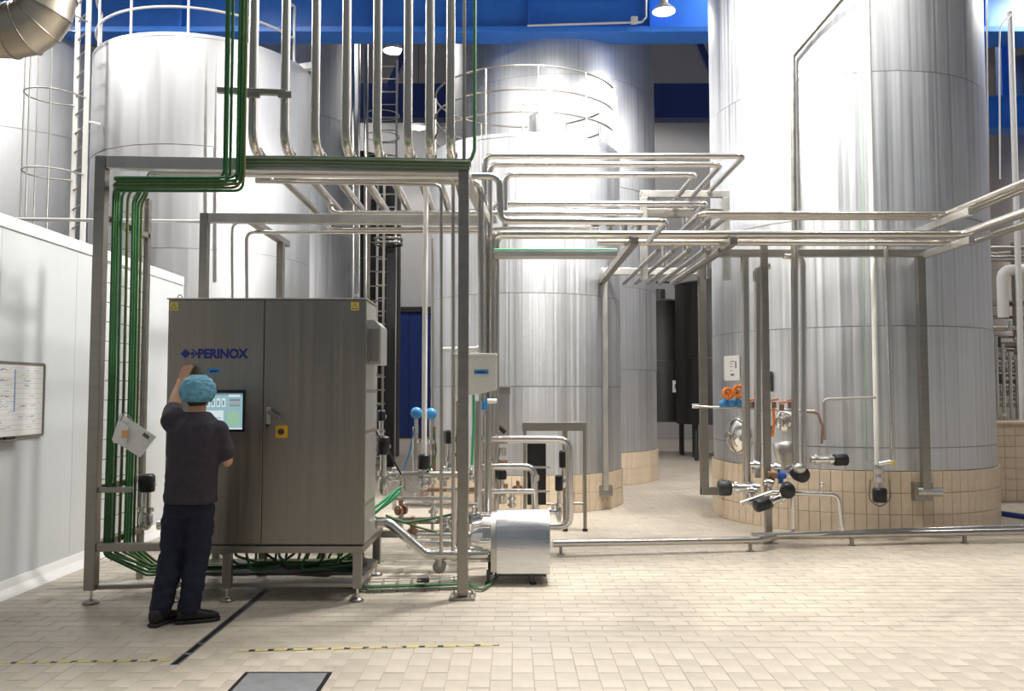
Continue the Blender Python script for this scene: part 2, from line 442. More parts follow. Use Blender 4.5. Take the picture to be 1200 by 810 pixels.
for a, b_, nm in ((P(-30, 777, 5.07), G(200, 774), 'left'), (G(276, 763), G(585, 756), 'right')):
    a = G(-20, 777.5) if nm == 'left' else a
    mb = MB().beam((a.x, a.y, .0012), (b_.x, b_.y, .0012), .036, .0016)
    o = mb.build('floor_tape', 'tape')
    tag(o, 'worn yellow and black hazard tape on the floor, running up to the white partition wall' if nm == 'left' else 'worn yellow and black hazard tape on the floor between slot drain and open tiles', 'tape')

# blue girder under the roof
g = thing('roof_girder', 'bright blue deep steel girder spanning the hall in front of the rear tanks', 'girder', (0, 14.6, 7.4))
zb = P(600, 40, 14.3).z
part(MB().span((-14.6, 14.42, zb + .1), (16.6, 14.5, 9.6)), 'web', 'blue_paint', g)
part(MB().span((-14.6, 14.2, zb), (16.6, 14.72, zb + .1)), 'bottom_flange', 'blue_paint', g, .01)
part(MB().span((-14.6, 14.2, 9.6), (16.6, 14.72, 9.7)), 'top_flange', 'blue_paint', g, .01)
for px in (217, 440, 620, 760, 1150):
    x = P(px, 20, 14.4).x
    part(MB().span((x - .015, 14.2, zb + .1), (x + .015, 14.42, 9.6)), 'stiffener', 'blue_paint', g)
c = MB().tube([P(618, 30, 14.15), P(752, 26, 14.15), P(757, 20, 14.15), P(757, -10, 14.15)], .018, n=6).build('cable_conduit', 'white_paint')
tag(c, 'thin white cable conduit clipped to the blue girder', 'conduit')
o = MB().box(P(743, 24, 14.12), (.11, .1, .11)).build('junction_box', 'white_plastic', None, .01); tag(o, 'small white junction box on the blue girder', 'junction box')
# navy truss further back
t = thing('roof_truss', 'dark navy roof truss with diagonal members behind the rear tanks', 'truss', (0, 20, 8))
za, zc = P(600, 141, 20).z, P(600, 101, 20).z
part(MB().span((-14.6, 19.8, za), (16.6, 20.2, zc)), 'bottom_chord', 'navy_paint', t, .01)
part(MB().span((-14.6, 19.8, 12.0), (16.6, 20.2, 12.4)), 'top_chord', 'navy_paint', t, .01)
xs = [-14.6 + 1.3 * k for k in range(25)]
for k in range(0, 24):
    a = V((xs[k], 20, zc if k % 2 else 12.0)); b_ = V((xs[k + 1], 20, 12.0 if k % 2 else zc))
    if k % 4 in (2, 3) or -3.2 < a.x < -1 or 3 < a.x < 5: part(MB().beam(a, b_, .16, .16), 'diagonal', 'navy_paint', t)
for (px, ya, yb, Y, nm) in ((1170, 9, 47, 16.5, 'upper'), (1170, 119, 151, 16.5, 'lower')):
    a = P(1120, ya, Y); b_ = P(1120, yb, Y)
    o = thing('wall_beam', 'blue steel beam above the brown steel tank beyond the pipe rack' if nm == 'upper' else 'blue steel beam crossing in front of the brown steel tank beyond the pipe rack', 'beam', (12, Y, b_.z))
    part(MB().span((a.x, Y - .1, b_.z), (16.6, Y + .1, a.z)), 'web', 'blue_paint', o)
    part(MB().span((a.x, Y - .22, b_.z - .05), (16.6, Y + .22, b_.z)), 'flange', 'blue_paint', o)
    part(MB().span((a.x, Y - .22, a.z), (16.6, Y + .22, a.z + .05)), 'flange', 'blue_paint', o)
a = P(1181, 300, 16.9)
o = MB().span((a.x - .1, 16.72, 7.2), (a.x + .1, 16.95, 14.9)).build('steel_column', 'blue_paint', None, .01); tag(o, 'blue steel column behind the blue wall beams', 'column')

# lamps
def lamp(p, label, k=1.0):
    p = V(p)
    t = thing('highbay_lamp', label, 'lamp', p, 'high-bay lamps')
    part(MB().lathe([(r * k, z * k) for r, z in ((.0, .34), (.09, .34), (.10, .18), (.16, .14), (.27, .03), (.28, 0), (.26, 0), (.25, .025), (.14, .12), (.0, .13))], p, 28), 'reflector', 'white_paint', t)
    part(MB().lathe([(0, -.03 * k), (.16 * k, -.025 * k), (.25 * k, .012), (.25 * k, .022), (0, .022)], p, 28), 'lens', 'lens', t)
    part(MB().cyl(p + V((0, 0, .34 * k)), (p.x, p.y, 15), .012, n=6), 'hanger', 'dark_metal', t)
for p_, e_ in LAMPS:
    lamp(V(p_) + V((0, 0, .24)), 'round white high-bay lamp hanging unseen from the hall ceiling, placed for its light')
lamp(P(778, 14, 13.6), 'lit round high-bay lamp hanging against the blue girder', .7)
spot('highbay_light', P(778, 16, 13.6) + V((0, 0, -.1)), 160, size=.2)
lamp(P(461, 60, 21.5), 'lit round high-bay lamp hanging in front of the navy truss')
lamp(P(490, 150, 27.0), 'lit round high-bay lamp hanging under the navy truss by the end wall')
spot('highbay_light', P(461, 60, 21.5) - V((0, 0, .1)), 300)
spot('highbay_light', P(490, 150, 27.0) - V((0, 0, .1)), 250)
# ------------------------------------------------------------------ tanks
def tank(label, cx, cy, R, z0, seams, ztop, material='tank_steel', roof=.25, n=96, group=None, stand=None):
    t = thing('storage_tank', label, 'tank', (cx, cy, z0), group)
    zs = [z0] + list(seams) + [ztop]
    for k in range(len(zs) - 1):
        a, b = zs[k], zs[k + 1]; r = R + (.004 if k % 2 else 0)
        part(MB().lathe([(r, a + .004), (r, b - .004)], (cx, cy, 0), n), 'shell_course', material, t)
        if k: part(MB().lathe([(R - .01, a - .012), (R - .0045, a - .006), (R - .0045, a + .006), (R - .01, a + .012)], (cx, cy, 0), n), 'weld_seam', 'seam', t)
    part(MB().lathe([(0, ztop + roof), (R * .25, ztop + roof * .93), (R * .9, ztop + .05), (R + .004, ztop)], (cx, cy, 0), n).lathe([(R + .01, ztop + .004), (R + .01, ztop - .05)], (cx, cy, 0), n), 'roof', material, t)
    part(MB().lathe([(0, z0 + .02), (R - .01, z0 + .004)], (cx, cy, 0), n), 'bottom', material, t)
    return t
def surfY(px, cx, cy, R):      # depth at which the column of pixels px meets a cylinder
    k = (px - 600) / FPX
    a = k * k + 1; b = -2 * (k * cx + cy); c = cx * cx + cy * cy - R * R
    return (-b - math.sqrt(max(b * b - 4 * a * c, 0))) / (2 * a)
def plinth(label, cx, cy, R, h, rows, arc, tw=.1225, material='tile_plinth'):
    o = MB().lathe([(0, 0), (R - .012, 0), (R - .012, h - .004), (0, h - .004)], (cx, cy, 0), 72, smooth=False).build('tank_plinth', 'grout_plinth'); tag(o, label, 'plinth')
    rh = h / rows
    th = tw / R; mid = math.atan2(-cy, -cx)
    a, b, c = (tw - .005) / 2, (rh - .005) / 2, .0025
    vs = [(-a, 0, -b), (a, 0, -b), (a, 0, b), (-a, 0, b), (-a, -.01, -b), (a, -.01, -b), (a, -.01, b), (-a, -.01, b), (-a + c, -.0125, -b + c), (a - c, -.0125, -b + c), (a - c, -.0125, b - c), (-a + c, -.0125, b - c)]
    fs = [(8, 9, 10, 11)] + [(i, (i + 1) % 4, 4 + (i + 1) % 4, 4 + i) for i in range(4)] + [(4 + i, 4 + (i + 1) % 4, 8 + (i + 1) % 4, 8 + i) for i in range(4)]
    me = bpy.data.meshes.new('tile'); me.from_pydata(vs, [], fs); me.materials.append(M[material])
    n = int(2 * math.pi / th); th = 2 * pi / n
    for i in range(n):
        t = mid + (i + .5) * th - pi
        dd = abs((t - mid + pi) % (2 * pi) - pi)
        if dd > arc: continue
        for r in range(rows):
            q = bpy.data.objects.new('tile', me); COL.objects.link(q); q.parent = o
            q.location = V((cx + (R - .012) * math.cos(t), cy + (R - .012) * math.sin(t), (r + .5) * rh)) - WL[o]
            q.rotation_euler = (0, 0, t + pi / 2)
    return o
TR = (4.42, 11.3, 1.715)
plinth('round beige tiled plinth under the tallest bright tank beside the floor pipes', TR[0], TR[1], 1.74, .72, 3, 1.75)
tr = tank('tall brushed steel storage tank with valves and a paper notice at its foot', *TR, .72, [.98, 2.35, 3.62, 5.28, 7.2], 9.0)
TC = (.204, 12.75, 1.41)
plinth('round beige tiled plinth under the railed tank behind the pump', TC[0], TC[1], 1.43, .50, 2, 1.75)
tcn = tank('bright brushed steel storage tank with a railing around its top', *TC, .50, [1.68, 2.93, 4.1], 5.10, roof=.3)
TD = (.82, 16.4, 1.93)
plinth('round beige tiled plinth of the tank standing behind the railed tank', TD[0], TD[1], 1.95, .56, 2, 1.6)
td = tank('wide steel storage tank standing behind the railed tank, top hidden by girder', *TD, .56, [2.0, 3.45, 5.2, 7.1], 9.2)
TA = (-5.07, 13.9, 1.70)
plinth('round tiled plinth of the tank behind the white partition wall', TA[0], TA[1], 1.72, .5, 2, .6)
ta = tank('pale steel storage tank with white top railing behind the white partition', *TA, .5, [1.9, 3.68, 5.2], 6.86, 'tank_steel_pale', roof=.2)
tank('large pale storage tank next to the caged ladder', -9.6, 16.0, 2.4, .02, [2.0, 4.0, 6.0], 7.75, 'tank_steel_pale')
tank('grey storage tank rising past the girder behind the row of vertical pipes', -5.05, 18.2, 1.72, .02, [2.4, 4.8, 7.2, 9.6], 11.2, 'tank_steel')
tank('dark steel tank beside the tall blue door', -4.45, 21.6, 1.6, .02, [2.4, 4.8], 7.4, 'tank_steel_dark')
tank('brown tinted steel tank behind the blue wall beams', 11.4, 18.6, 1.45, .02, [2.8, 5.6], 8.6, 'tank_steel_warm')
tank('brown tinted steel tank further from the blue column', 14.6, 18.8, 1.4, .02, [2.8, 5.6], 8.8, 'tank_steel_warm')
# dark small tanks on legs between the big ones
for cx, cy, r, zt, lab in ((3.90, 22.5, .98, 3.92, 'dark steel tank on legs with a white notice, between the big tanks'), (4.95, 20.6, .98, 4.2, 'dark steel tank on legs half hidden by the tallest bright tank')):
    t = tank(lab, cx, cy, r, .85, [2.4], zt, 'tank_steel_dark', roof=.15)
    for a in (.6, 2.2, 3.75, 5.35):
        part(MB().cyl((cx + .75 * math.cos(a), cy + .75 * math.sin(a), 0), (cx + .75 * math.cos(a), cy + .75 * math.sin(a), .9), .05, n=10), 'leg', 'dark_metal', t)
    part(MB().tube([(cx - .3, cy - .4, zt), (cx - .3, cy - .4, zt + .55), (cx + .4, cy - .4, zt + .55)], .03, n=8), 'vent_pipe', 'pipe_steel', t)
    part(MB().cyl((cx, cy, zt + .1), (cx, cy, zt + .4), .16, n=14), 'agitator_drive', 'frame_steel', t)
p = P(792, 453, 0 + surfY(792, 3.90, 22.5, .98) - .015)
t = thing('notice_sheet', 'white notice sheet on the dark tank on legs', 'notice', p)
part(MB().box(p, (.30, .006, .30)), 'sheet', 'paper', t)
part(MB().box(p + V((.04, -.005, 0)), (.14, .004, .12)), 'print', 'ink', t)
# railings
def railing(tk, cx, cy, z, R, heights, posts, a0, a1, material, r=.017, parent=None, post_mat=None):
    for h in heights:
        part(MB().ring((cx, cy, z + h), R, r, n=60, a0=a0, a1=a1), 'rail', material, tk)
    for k in range(posts):
        t = a0 + (a1 - a0) * k / (posts - (0 if abs(a1 - a0 - 2 * pi) < 1e-6 else 1))
        part(MB().cyl((cx + R * math.cos(t), cy + R * math.sin(t), z), (cx + R * math.cos(t), cy + R * math.sin(t), z + heights[-1]), r, n=8), 'railing_post', material, tk)
railing(tcn, TC[0], TC[1], 5.08, 1.36, (.33, .64, .97), 11, -pi * .12, -pi * .12 - 1.72 * pi, 'frame_steel', r=.014)
for a in (-.36, -.24):     # gate of the railing
    x, y = TC[0] + 1.36 * math.cos(a), TC[1] + 1.36 * math.sin(a)
    part(MB().beam((x, y, 5.08), (x, y, 5.98), .07, .02), 'gate_post', 'white_paint', tcn)
p = P(641, 157, 12.2)
part(MB().lathe([(.0, .42), (.27, .42), (.28, .40), (.28, 0), (.34, 0), (.34, -.1)], (p.x, 12.3, 5.2), 32), 'manhole', 'tank_steel', tcn)
part(MB().tube([(p.x - .35, 12.0, 5.2), (p.x - .35, 12.0, 5.72), (p.x - .1, 12.0, 5.74)], .02, n=8), 'vent_pipe', 'pipe_steel', tcn)
railing(ta, TA[0], TA[1], 6.84, 1.66, (.42, .95), 6, -pi * .95, -pi * .1, 'white_paint', r=.02)
part(MB().beam((TA[0] + .6, TA[1] + .3, 6.95), (TA[0] + 1.9, TA[1] - .2, 6.95), .12, .1), 'walkway_edge', 'white_paint', ta)
# vertical conduit strips on the pale tank
for px in (241, 252):
    Y = surfY(px, *TA) - .02
    part(MB().beam(P(px, 55, Y), P(px, 330, Y), .045, .03), 'cable_trunking', 'frame_pale', ta)
# caged ladder
dirn = V((TA[0] - 1.22 - TA[0], -1.16, 0)).normalized(); tan = V((-dirn.y, dirn.x, 0))
base = V((TA[0], TA[1], 0)) + dirn * 1.92
lad = thing('caged_ladder', 'white caged access ladder beside the pale railed tank', 'ladder', (base.x, base.y, 0))
for s_ in (-1, 1):
    p = base + tan * .25 * s_
    part(MB().beam((p.x, p.y, 0), (p.x, p.y, 7.9), .07, .03), 'stringer', 'white_paint', lad)
    for z in (1.5, 3.5, 5.6): part(MB().beam((p.x, p.y, z), tuple(p - dirn * .2 + V((0, 0, z))), .03, .03), 'bracket', 'white_paint', lad)
for k in range(26):
    a = base + tan * .25; b_ = base - tan * .25; z = .3 + k * .29
    part(MB().cyl((a.x, a.y, z), (b_.x, b_.y, z), .014, n=8), 'rung', 'frame_steel', lad)
cc = base + dirn * .36
for k in range(5):
    z = 2.5 + k * 1.15
    pts = []
    for i in range(21):
        t = -2.3 + 4.6 * i / 20
        q = cc + dirn * (.40 * math.cos(t)) + tan * (.36 * math.sin(t)); pts.append((q.x, q.y, z))
    pts = [tuple(base + tan * -.25 + V((0, 0, z)))] + pts + [tuple(base + tan * .25 + V((0, 0, z)))]
    part(MB().tube(pts, .012, n=6, bend=0), 'cage_hoop', 'frame_pale', lad)
for t in (-1.2, -.4, .4, 1.2):
    q = cc + dirn * (.40 * math.cos(t)) + tan * (.36 * math.sin(t))
    part(MB().cyl((q.x, q.y, 2.5), (q.x, q.y, 7.1), .011, n=6), 'cage_strap', 'frame_pale', lad)
# second ladder by the dark tank and a slim ladder at the grey tank
def ladder(label, px, py0, py1, Y, w, material):
    a = P(px, py1, Y); b_ = P(px, py0, Y); a.z = 0
    t = thing('access_ladder', label, 'ladder', (a.x, Y, a.z))
    for s_ in (-1, 1): part(MB().beam((a.x + s_ * w / 2, Y, a.z), (a.x + s_ * w / 2, Y, b_.z), .05, .03), 'stringer', material, t)
    n = int((b_.z - a.z) / .3)
    for k in range(n): part(MB().cyl((a.x - w / 2, Y, a.z + .15 + k * .3), (a.x + w / 2, Y, a.z + .15 + k * .3), .015, n=6), 'rung', material, t)
    return t
t = ladder('pale access ladder in front of the dark tank', 451, 70, 534, 19.4, .42, 'white_paint')
for z in (6.9, 7.4, 7.9):
    part(MB().ring((P(451, 100, 19.4).x, 19.1, z), .38, .012, n=24), 'cage_hoop', 'white_paint', t)
ladder('narrow dark access ladder beside the grey tank', 439, 200, 545, 17.2, .30, 'frame_steel')
for k, (px, Y, r) in enumerate(((414, 16.4, .035), (421, 16.6, .02), (429, 16.8, .045))):
    o = MB().tube([P(px, 30, Y), (P(px, 548, Y).x, Y, 0)], r, n=8).build('riser_pipe', 'pipe_bright' if k != 2 else 'pipe_steel'); tag(o, ['bright riser pipe running up right beside the grey tank', 'thinnest riser pipe between the two thicker risers by the grey tank', 'thick dull riser pipe next to the narrow dark ladder'][k], 'pipe')
o = thing('service_column', 'dark steel service column between grey tank and blue door', 'column', (P(455, 460, 18.6).x, 18.6, 0))
part(MB().span((P(452, 460, 18.6).x, 18.5, 0), (P(462, 460, 18.6).x, 18.75, P(456, 285, 18.6).z)), 'post', 'tank_steel_dark', o, .01)
part(MB().ring(P(455, 281, 18.4), .30, .03, n=30), 'hoop', 'pipe_bright', o)
part(MB().ring(P(455, 286, 18.4), .30, .03, n=30), 'hoop', 'pipe_bright', o)
# ------------------------------------------------------------------ box frame around the cabinet
FL, FR, RL, RR = V((-3.2, 6.58, 0)), V((-.385, 6.75, 0)), V((-3.16, 8.7, 0)), V((-.27, 8.8, 0))
ZT = 3.44
fr = thing('pipe_support_frame', 'large square-tube steel frame standing over the control cabinet', 'frame', (-1.8, 7.6, 0))
for p, z0 in ((FL, .10), (RL, .02), (RR, .02), (FR, .02)):
    part(MB().span((p.x - .042, p.y - .042, z0), (p.x + .042, p.y + .042, ZT)), 'post', 'frame_steel', fr, .006)
part(MB().beam(FL + V((.042, 0, ZT - .05)), FR + V((-.042, 0, ZT - .05)), .084, .1), 'beam', 'frame_pale', fr, .006)
part(MB().beam(RL + V((.042, 0, ZT - .05)), RR + V((-.042, 0, ZT - .05)), .084, .1), 'beam', 'frame_pale', fr, .006)
part(MB().beam(FR + V((0, .042, ZT - .05)), RR + V((0, -.042, ZT - .05)), .084, .1), 'beam', 'frame_pale', fr, .006)
# drop bracket under the rear beam
a = P(293, 262, 8.0); b_ = P(328, 285, 8.9)
x = -2.70
part(MB().span((x - .04, 9.85, .0), (x + .04, 9.93, 3.34)), 'post', 'frame_steel', fr, .004)
part(MB().beam(V((x, 8.742, 3.375)), V((x, 10.15, 3.375)), .08, .07), 'cross_arm', 'frame_steel', fr, .004)
# bars of the left side
for z in (P(150, 263, 6.9).z, .86, .42):
    part(MB().beam((FL.x, FL.y + .042, z), (FL.x, 7.44, z), .04, .05), 'cross_bar', 'frame_steel', fr, .004)
part(MB().span((FL.x - .02, 7.40, .0), (FL.x + .02, 7.46, 3.30)), 'tray_upright', 'frame_steel', fr, .004)
part(MB().beam((FL.x + .042, FL.y, .42), (-2.66, 6.62, .42), .06, .06), 'cross_bar', 'frame_steel', fr, .004)
part(MB().beam((FL.x + .042, FL.y, .855), (-2.92, 6.6, .855), .04, .04), 'cross_bar', 'frame_steel', fr, .004)
part(MB().beam((FL.x + .042, FL.y + .02, .115), (-2.66, 6.75, .10), .04, .03), 'cross_bar', 'frame_steel', fr, .004)
part(MB().cyl(FL + V((0, 0, .02)), FL + V((0, 0, .10)), .012, n=10), 'foot_spindle', 'chrome', fr)
part(MB().lathe([(0, 0), (.062, 0), (.062, .012), (.03, .03), (0, .032)], FL, 20), 'foot_disc', 'frame_steel', fr)
bp = part(MB().span((FR.x - .1, FR.y - .1, 0), (FR.x + .1, FR.y + .1, .018)), 'base_plate', 'frame_steel', fr, .003)
for sx in (-1, 1):
    for sy in (-1, 1): part(MB().cyl(FR + V((sx * .075, sy * .075, .018)), FR + V((sx * .075, sy * .075, .045)), .014, n=6), 'anchor_bolt', 'chrome', bp)
# green cables: down from above, along the beam, down the tray, over the floor
GC = 'green cables of the cabinet'
for i in range(9):
    x = (-2.21, -2.165, -2.110, -2.086, -2.062, -2.098, -2.074, -2.050, -2.185)[i]; yc = 6.47 - .026 * (i // 5)
    zh = 3.24 - .024 * (i % 5)
    yv = (6.70, 6.73, 6.86, 6.93, 7.05, 7.09, 7.16, 7.21, 6.76)[i]
    xv = -3.165 + random.uniform(-.012, .012)
    yh = yc
    zf = .10 + .02 * (i % 4)
    pts = [(x, yc, 8.5), (x, yc, zh), (-3.02 - .02 * (i % 3), yh, zh), (-3.06, yv - .12, 3.24 + .006 * i), (xv, yv, 3.20), (xv + .006, yv, 1.6), (xv, yv, .34), (-3.0, 7.1 + .03 * i, zf), (-2.5, 7.30 - .02 * i, zf), (-1.5 - .08 * i, 7.16 + .02 * (i % 5), zf - .02), (-1.35 - .1 * i, 7.2 + .02 * (i % 5), .40)]
    o = MB().tube(pts, .0115, n=6, bend=.07, segs=4).build('cable', 'cable_green' if i % 4 != 3 else 'cable_olive')
    tag(o, ('olive ' if i % 4 == 3 else '') + 'green control cable running down the frame tray and under the cabinet', 'cable', GC + (' with olive jacket' if i % 4 == 3 else ''))
# white backing of the cable tray plus its rungs
tr_ = thing('vertical_cable_tray', 'wire cable tray standing inside the frame by the partition wall', 'cable tray', (-3.215, 7.05, .25))
for y in (6.67, 6.92, 7.17, 7.39): part(MB().cyl((-3.215, y, .25), (-3.215, y, 3.28), .006, n=6), 'tray_wire', 'pipe_bright', tr_)
for k in range(20): part(MB().cyl((-3.207, 6.65, .3 + k * .155), (-3.207, 7.40, .3 + k * .155), .004, n=6), 'tray_rung', 'pipe_bright', tr_)
# horizontal tray with cables behind the front beam
tr2 = thing('cable_tray', 'steel cable tray on the front beam carrying green cables', 'cable tray', (-1.3, 6.8, 3.44))
d = (FR - FL).normalized(); e0 = FL + d * 1.05 + V((0, .0, ZT)); e1 = FR + V((.05, .0, ZT))
part(MB().beam(e0 + V((0, .06, .006)), e1 + V((0, .06, .006)), .22, .012), 'tray_base', 'frame_steel', tr2)
part(MB().beam(e0 + V((0, .165, .03)), e1 + V((0, .165, .03)), .006, .06), 'tray_side', 'frame_steel', tr2)
part(MB().beam(e0 + V((0, -.045, .008)), e1 + V((0, -.045, .008)), .006, .016), 'tray_side', 'frame_steel', tr2)
for k in range(7):
    y = -.02 + k * .026; z = .026 + .012 * (k % 2)
    if k in (0, 1, 3): y = -.056; z = (-.012, -.038, 0, -.062)[k]
    a = e0 + V((0, y, z)); b_ = e1 + V((0, y, z))
    o = MB().tube([a, a.lerp(b_, .3) + V((0, .01, .006)), a.lerp(b_, .65) + V((0, -.01, 0)), b_ + V((0, 0, 0)), b_ + V((.03, .03, .1 + .0 * k)), b_ + V((.03, .04, 5))] if k in (2, 5) else [a, a.lerp(b_, .3) + V((0, .01, .006)), a.lerp(b_, .65) + V((0, -.01, 0)), b_], .0125, n=6, bend=.05).build('cable', 'cable_grey_green' if k in (0, 1, 3) else 'cable_green')
    tag(o, 'green cable lying in the tray on the front beam', 'cable', 'green cables in the beam tray')
# bracket that steadies the first vertical pipes
a = P(255, 106, 6.9); b_ = P(336, 109, 6.9)
o = thing('pipe_bracket', 'short steel bracket bar clamping the first two vertical pipes', 'bracket', a)
part(MB().beam(a, b_, .05, .045), 'bar', 'frame_steel', o, .004)
for px in (297, 334): part(MB().box(P(px, 111, 6.87), (.11, .03, .05)), 'saddle', 'frame_steel', o, .003)

# ------------------------------------------------------------------ control cabinet
CX0, CX1, CY0, CY1 = P(194, 500, 6.6).x, P(427, 500, 6.6).x, 6.6, 7.14
CZ0, CZ1 = .43, P(300, 351, 6.6).z
cb = thing('control_cabinet', 'large brushed steel control cabinet with touch screen on a legged base', 'control cabinet', ((CX0 + CX1) / 2, 6.87, 0))
part(MB().span((CX0, CY0 + .02, CZ0), (CX1, CY1, CZ1)), 'body', 'cabinet_steel', cb, .006)
XS = P(308, 500, 6.6).x
d1 = part(MB().span((CX0 + .003, CY0, CZ0 + .012), (XS - .003, CY0 + .02, CZ1 - .004)), 'door', 'cabinet_steel', cb, .003)
d2 = part(MB().span((XS + .003, CY0, CZ0 + .012), (CX1 - .003, CY0 + .02, CZ1 - .004)), 'door', 'cabinet_steel', cb, .003)
part(MB().span((CX0 - .01, CY0 - .004, CZ1), (CX1 + .01, CY1 + .01, CZ1 + .012)), 'top_sheet', 'frame_pale', cb, .003)
# right-hand return panels, lighter
for z0, z1 in ((CZ0, .72), (.74, 1.28), (1.30, 1.60), (1.62, CZ1 - .01)):
    part(MB().span((CX1, CY0 + .03, z0 + .005), (CX1 + .004, CY1 - .01, z1 - .005)), 'side_panel', 'frame_pale', cb, .002)
# cooling unit on the side
z1, z0 = P(430, 375, 6.7).z, P(430, 427, 6.7).z
part(MB().prism([(0, z0), (.10, z0), (.10, z1 - .05), (.05, z1), (0, z1)], (CX1 + .004, CY0 + .10, 0), (1, 0, 0), (0, 0, 1), (0, 1, 0), .34), 'cooling_unit', 'frame_pale', cb, .005)
part(MB().span((CX1 + .012, CY0 + .085, z0 + .02), (CX1 + .092, CY0 + .102, z1 - .07)), 'cooling_unit_front', 'cabinet_steel', cb, .003)
# lifting eyes
for px in (211, 417):
    p = P(px, 347, 6.72); p.z = CZ1 + .03
    part(MB().ring(p, .018, .006, axis=(0, 1, 0), n=20), 'lifting_eye', 'chrome', cb)
# touch screen
sx0, sx1, sz0, sz1 = P(238, 480, 6.59).x, P(287, 480, 6.59).x, P(260, 506, 6.59).z, P(260, 457, 6.59).z
sc = part(MB().span((sx0 - .10, CY0 - .012, sz0), (sx1, CY0, sz1)), 'touch_screen', 'screen_glass', cb, .003)
sx0 = sx0 - .10
x0, x1, q0, q1 = sx0 + .02, sx1 - .018, sz0 + .018, sz1 - .026
yq = CY0 - .0135
part(MB().span((x0, yq, q0), (x1, CY0 - .0118, q1)), 'display', 'screen', sc)
w, h = x1 - x0, q1 - q0
def rect(u0, v0, u1, v1, m, nm='display_field', lift=.0012):
    part(MB().span((x0 + u0 * w, yq - lift, q0 + v0 * h), (x0 + u1 * w, yq - .0001, q0 + v1 * h)), nm, m, sc)
rect(0, .95, 1, 1, 'screen_grey'); rect(.72, .90, .95, .97, 'screen_white')
for k in range(6): rect(.06 + k * .105, .62, .10 + k * .105 + .03, .86, 'screen_white'); rect(.075 + k * .105, .66, .09 + k * .105 + .02, .80, 'screen_grey', lift=.002)
rect(.74, .78, .95, .84, 'screen_grey'); rect(.74, .70, .95, .75, 'screen_red'); rect(.74, .64, .95, .68, 'screen_grey')
rect(.05, .12, .62, .52, 'screen_white'); rect(.70, .10, .93, .50, 'screen_green'); rect(.08, .30, .58, .33, 'screen', lift=.002); rect(.0, 0, 1, .04, 'screen_white')
# lettering, emblem, labels
def text_mesh(txt, size, name, material, parent, loc, ext=.001, offset=.0, rot=(pi / 2, 0, 0), space=1.0, sx=1.0):
    cu = bpy.data.curves.new(name, 'FONT'); cu.body = txt; cu.size = size; cu.extrude = ext; cu.offset = offset; cu.align_x = 'LEFT'; cu.space_character = space
    t = bpy.data.objects.new(name, cu); COL.objects.link(t)
    bpy.context.view_layer.update()
    me = bpy.data.meshes.new_from_object(t.evaluated_get(bpy.context.evaluated_depsgraph_get()))
    bpy.data.objects.remove(t)
    for v in me.vertices: v.co.x *= sx
    me.materials.clear(); me.materials.append(M[material])
    o = bpy.data.objects.new(name, me); COL.objects.link(o); WL[o] = V(loc); o.rotation_euler = rot
    o.parent = parent; o.location = V(loc) - WL[parent]
    return o, max(v.co.x for v in me.vertices)
tx0 = P(231.5, 419.5, 6.598)
tw_ = P(291, 419, 6.598).x - tx0.x
o, wd = text_mesh('PERINOX', .098, 'lettering', 'brand_blue', cb, (tx0.x, CY0 - .001, tx0.z), offset=.0045)
for v in o.data.vertices: v.co.x *= tw_ / wd
e = P(221, 414.5, 6.598)
em = MB()
for cx_, s_ in ((-.024, .038), (.022, .042)):
    if cx_ < 0: em.prism([(-s_, 0), (0, -s_), (s_, 0), (0, s_)], (e.x + cx_, CY0 - .002, e.z), (1, 0, 0), (0, 0, 1), (0, 1, 0), .002)
    else:
        em.prism([(-s_ * .1, -s_ * .9), (s_ * .15, -s_ * .9), (s_ * 1.3, 0), (s_ * .15, s_ * .9), (-s_ * .1, s_ * .9), (s_ * .8, 0)], (e.x + cx_, CY0 - .002, e.z), (1, 0, 0), (0, 0, 1), (0, 1, 0), .002)
em.prism([(-.018, 0), (0, -.018), (.018, 0), (0, .018)], (e.x + .030, CY0 - .002, e.z), (1, 0, 0), (0, 0, 1), (0, 1, 0), .002)
part(em, 'emblem', 'brand_blue', cb)
p = P(250, 435, 6.598)
lb = part(MB().box(p, (.098, .003, .042)), 'nameplate', 'sky_plastic', cb)
part(MB().box(p + V((.004, -.002, 0)), (.06, .002, .014)), 'nameplate_print', 'brand_blue', lb)
for px in (204, 416):
    p = P(px, 359, 6.598)
    st = part(MB().box(p, (.062, .003, .066)), 'warning_sticker', 'yellow_faded', cb)
    part(MB().prism([(-.024, -.02), (.024, -.02), (0, .024)], (p.x, p.y - .0028, p.z), (1, 0, 0), (0, 0, 1), (0, 1, 0), .0012), 'triangle', 'ink', st)
    part(MB().prism([(-.015, -.015), (.015, -.015), (0, .014)], (p.x, p.y - .0034, p.z), (1, 0, 0), (0, 0, 1), (0, 1, 0), .0012), 'triangle_field', 'yellow', st)
    part(MB().prism([(.002, .008), (-.004, -.002), (0, -.002), (-.002, -.010), (.004, .0), (0, .0)], (p.x, p.y - .004, p.z), (1, 0, 0), (0, 0, 1), (0, 1, 0), .0012), 'bolt_symbol', 'ink', st)
p = P(315, 487, 6.58)
hd = part(MB().box(p, (.03, .03, .13)), 'door_lock', 'frame_pale', d2, .006)
part(MB().beam(P(314, 482, 6.56), P(327, 490, 6.54), .02, .03), 'handle', 'pipe_bright', hd)
part(MB().cyl(P(313, 499, 6.60), P(313, 499, 6.58), .012, n=12), 'keyhole', 'black_plastic', hd)
p = P(330, 506, 6.596)
sw = part(MB().box(p, (.092, .008, .092)), 'main_switch', 'switch_yellow', cb, .002)
part(MB().cyl(p + V((0, -.004, 0)), p + V((0, -.03, 0)), .023, n=20), 'switch_knob', 'dark_metal', sw)
part(MB().box(p + V((0, -.033, 0)), (.012, .012, .042)), 'switch_grip', 'dark_metal', sw)
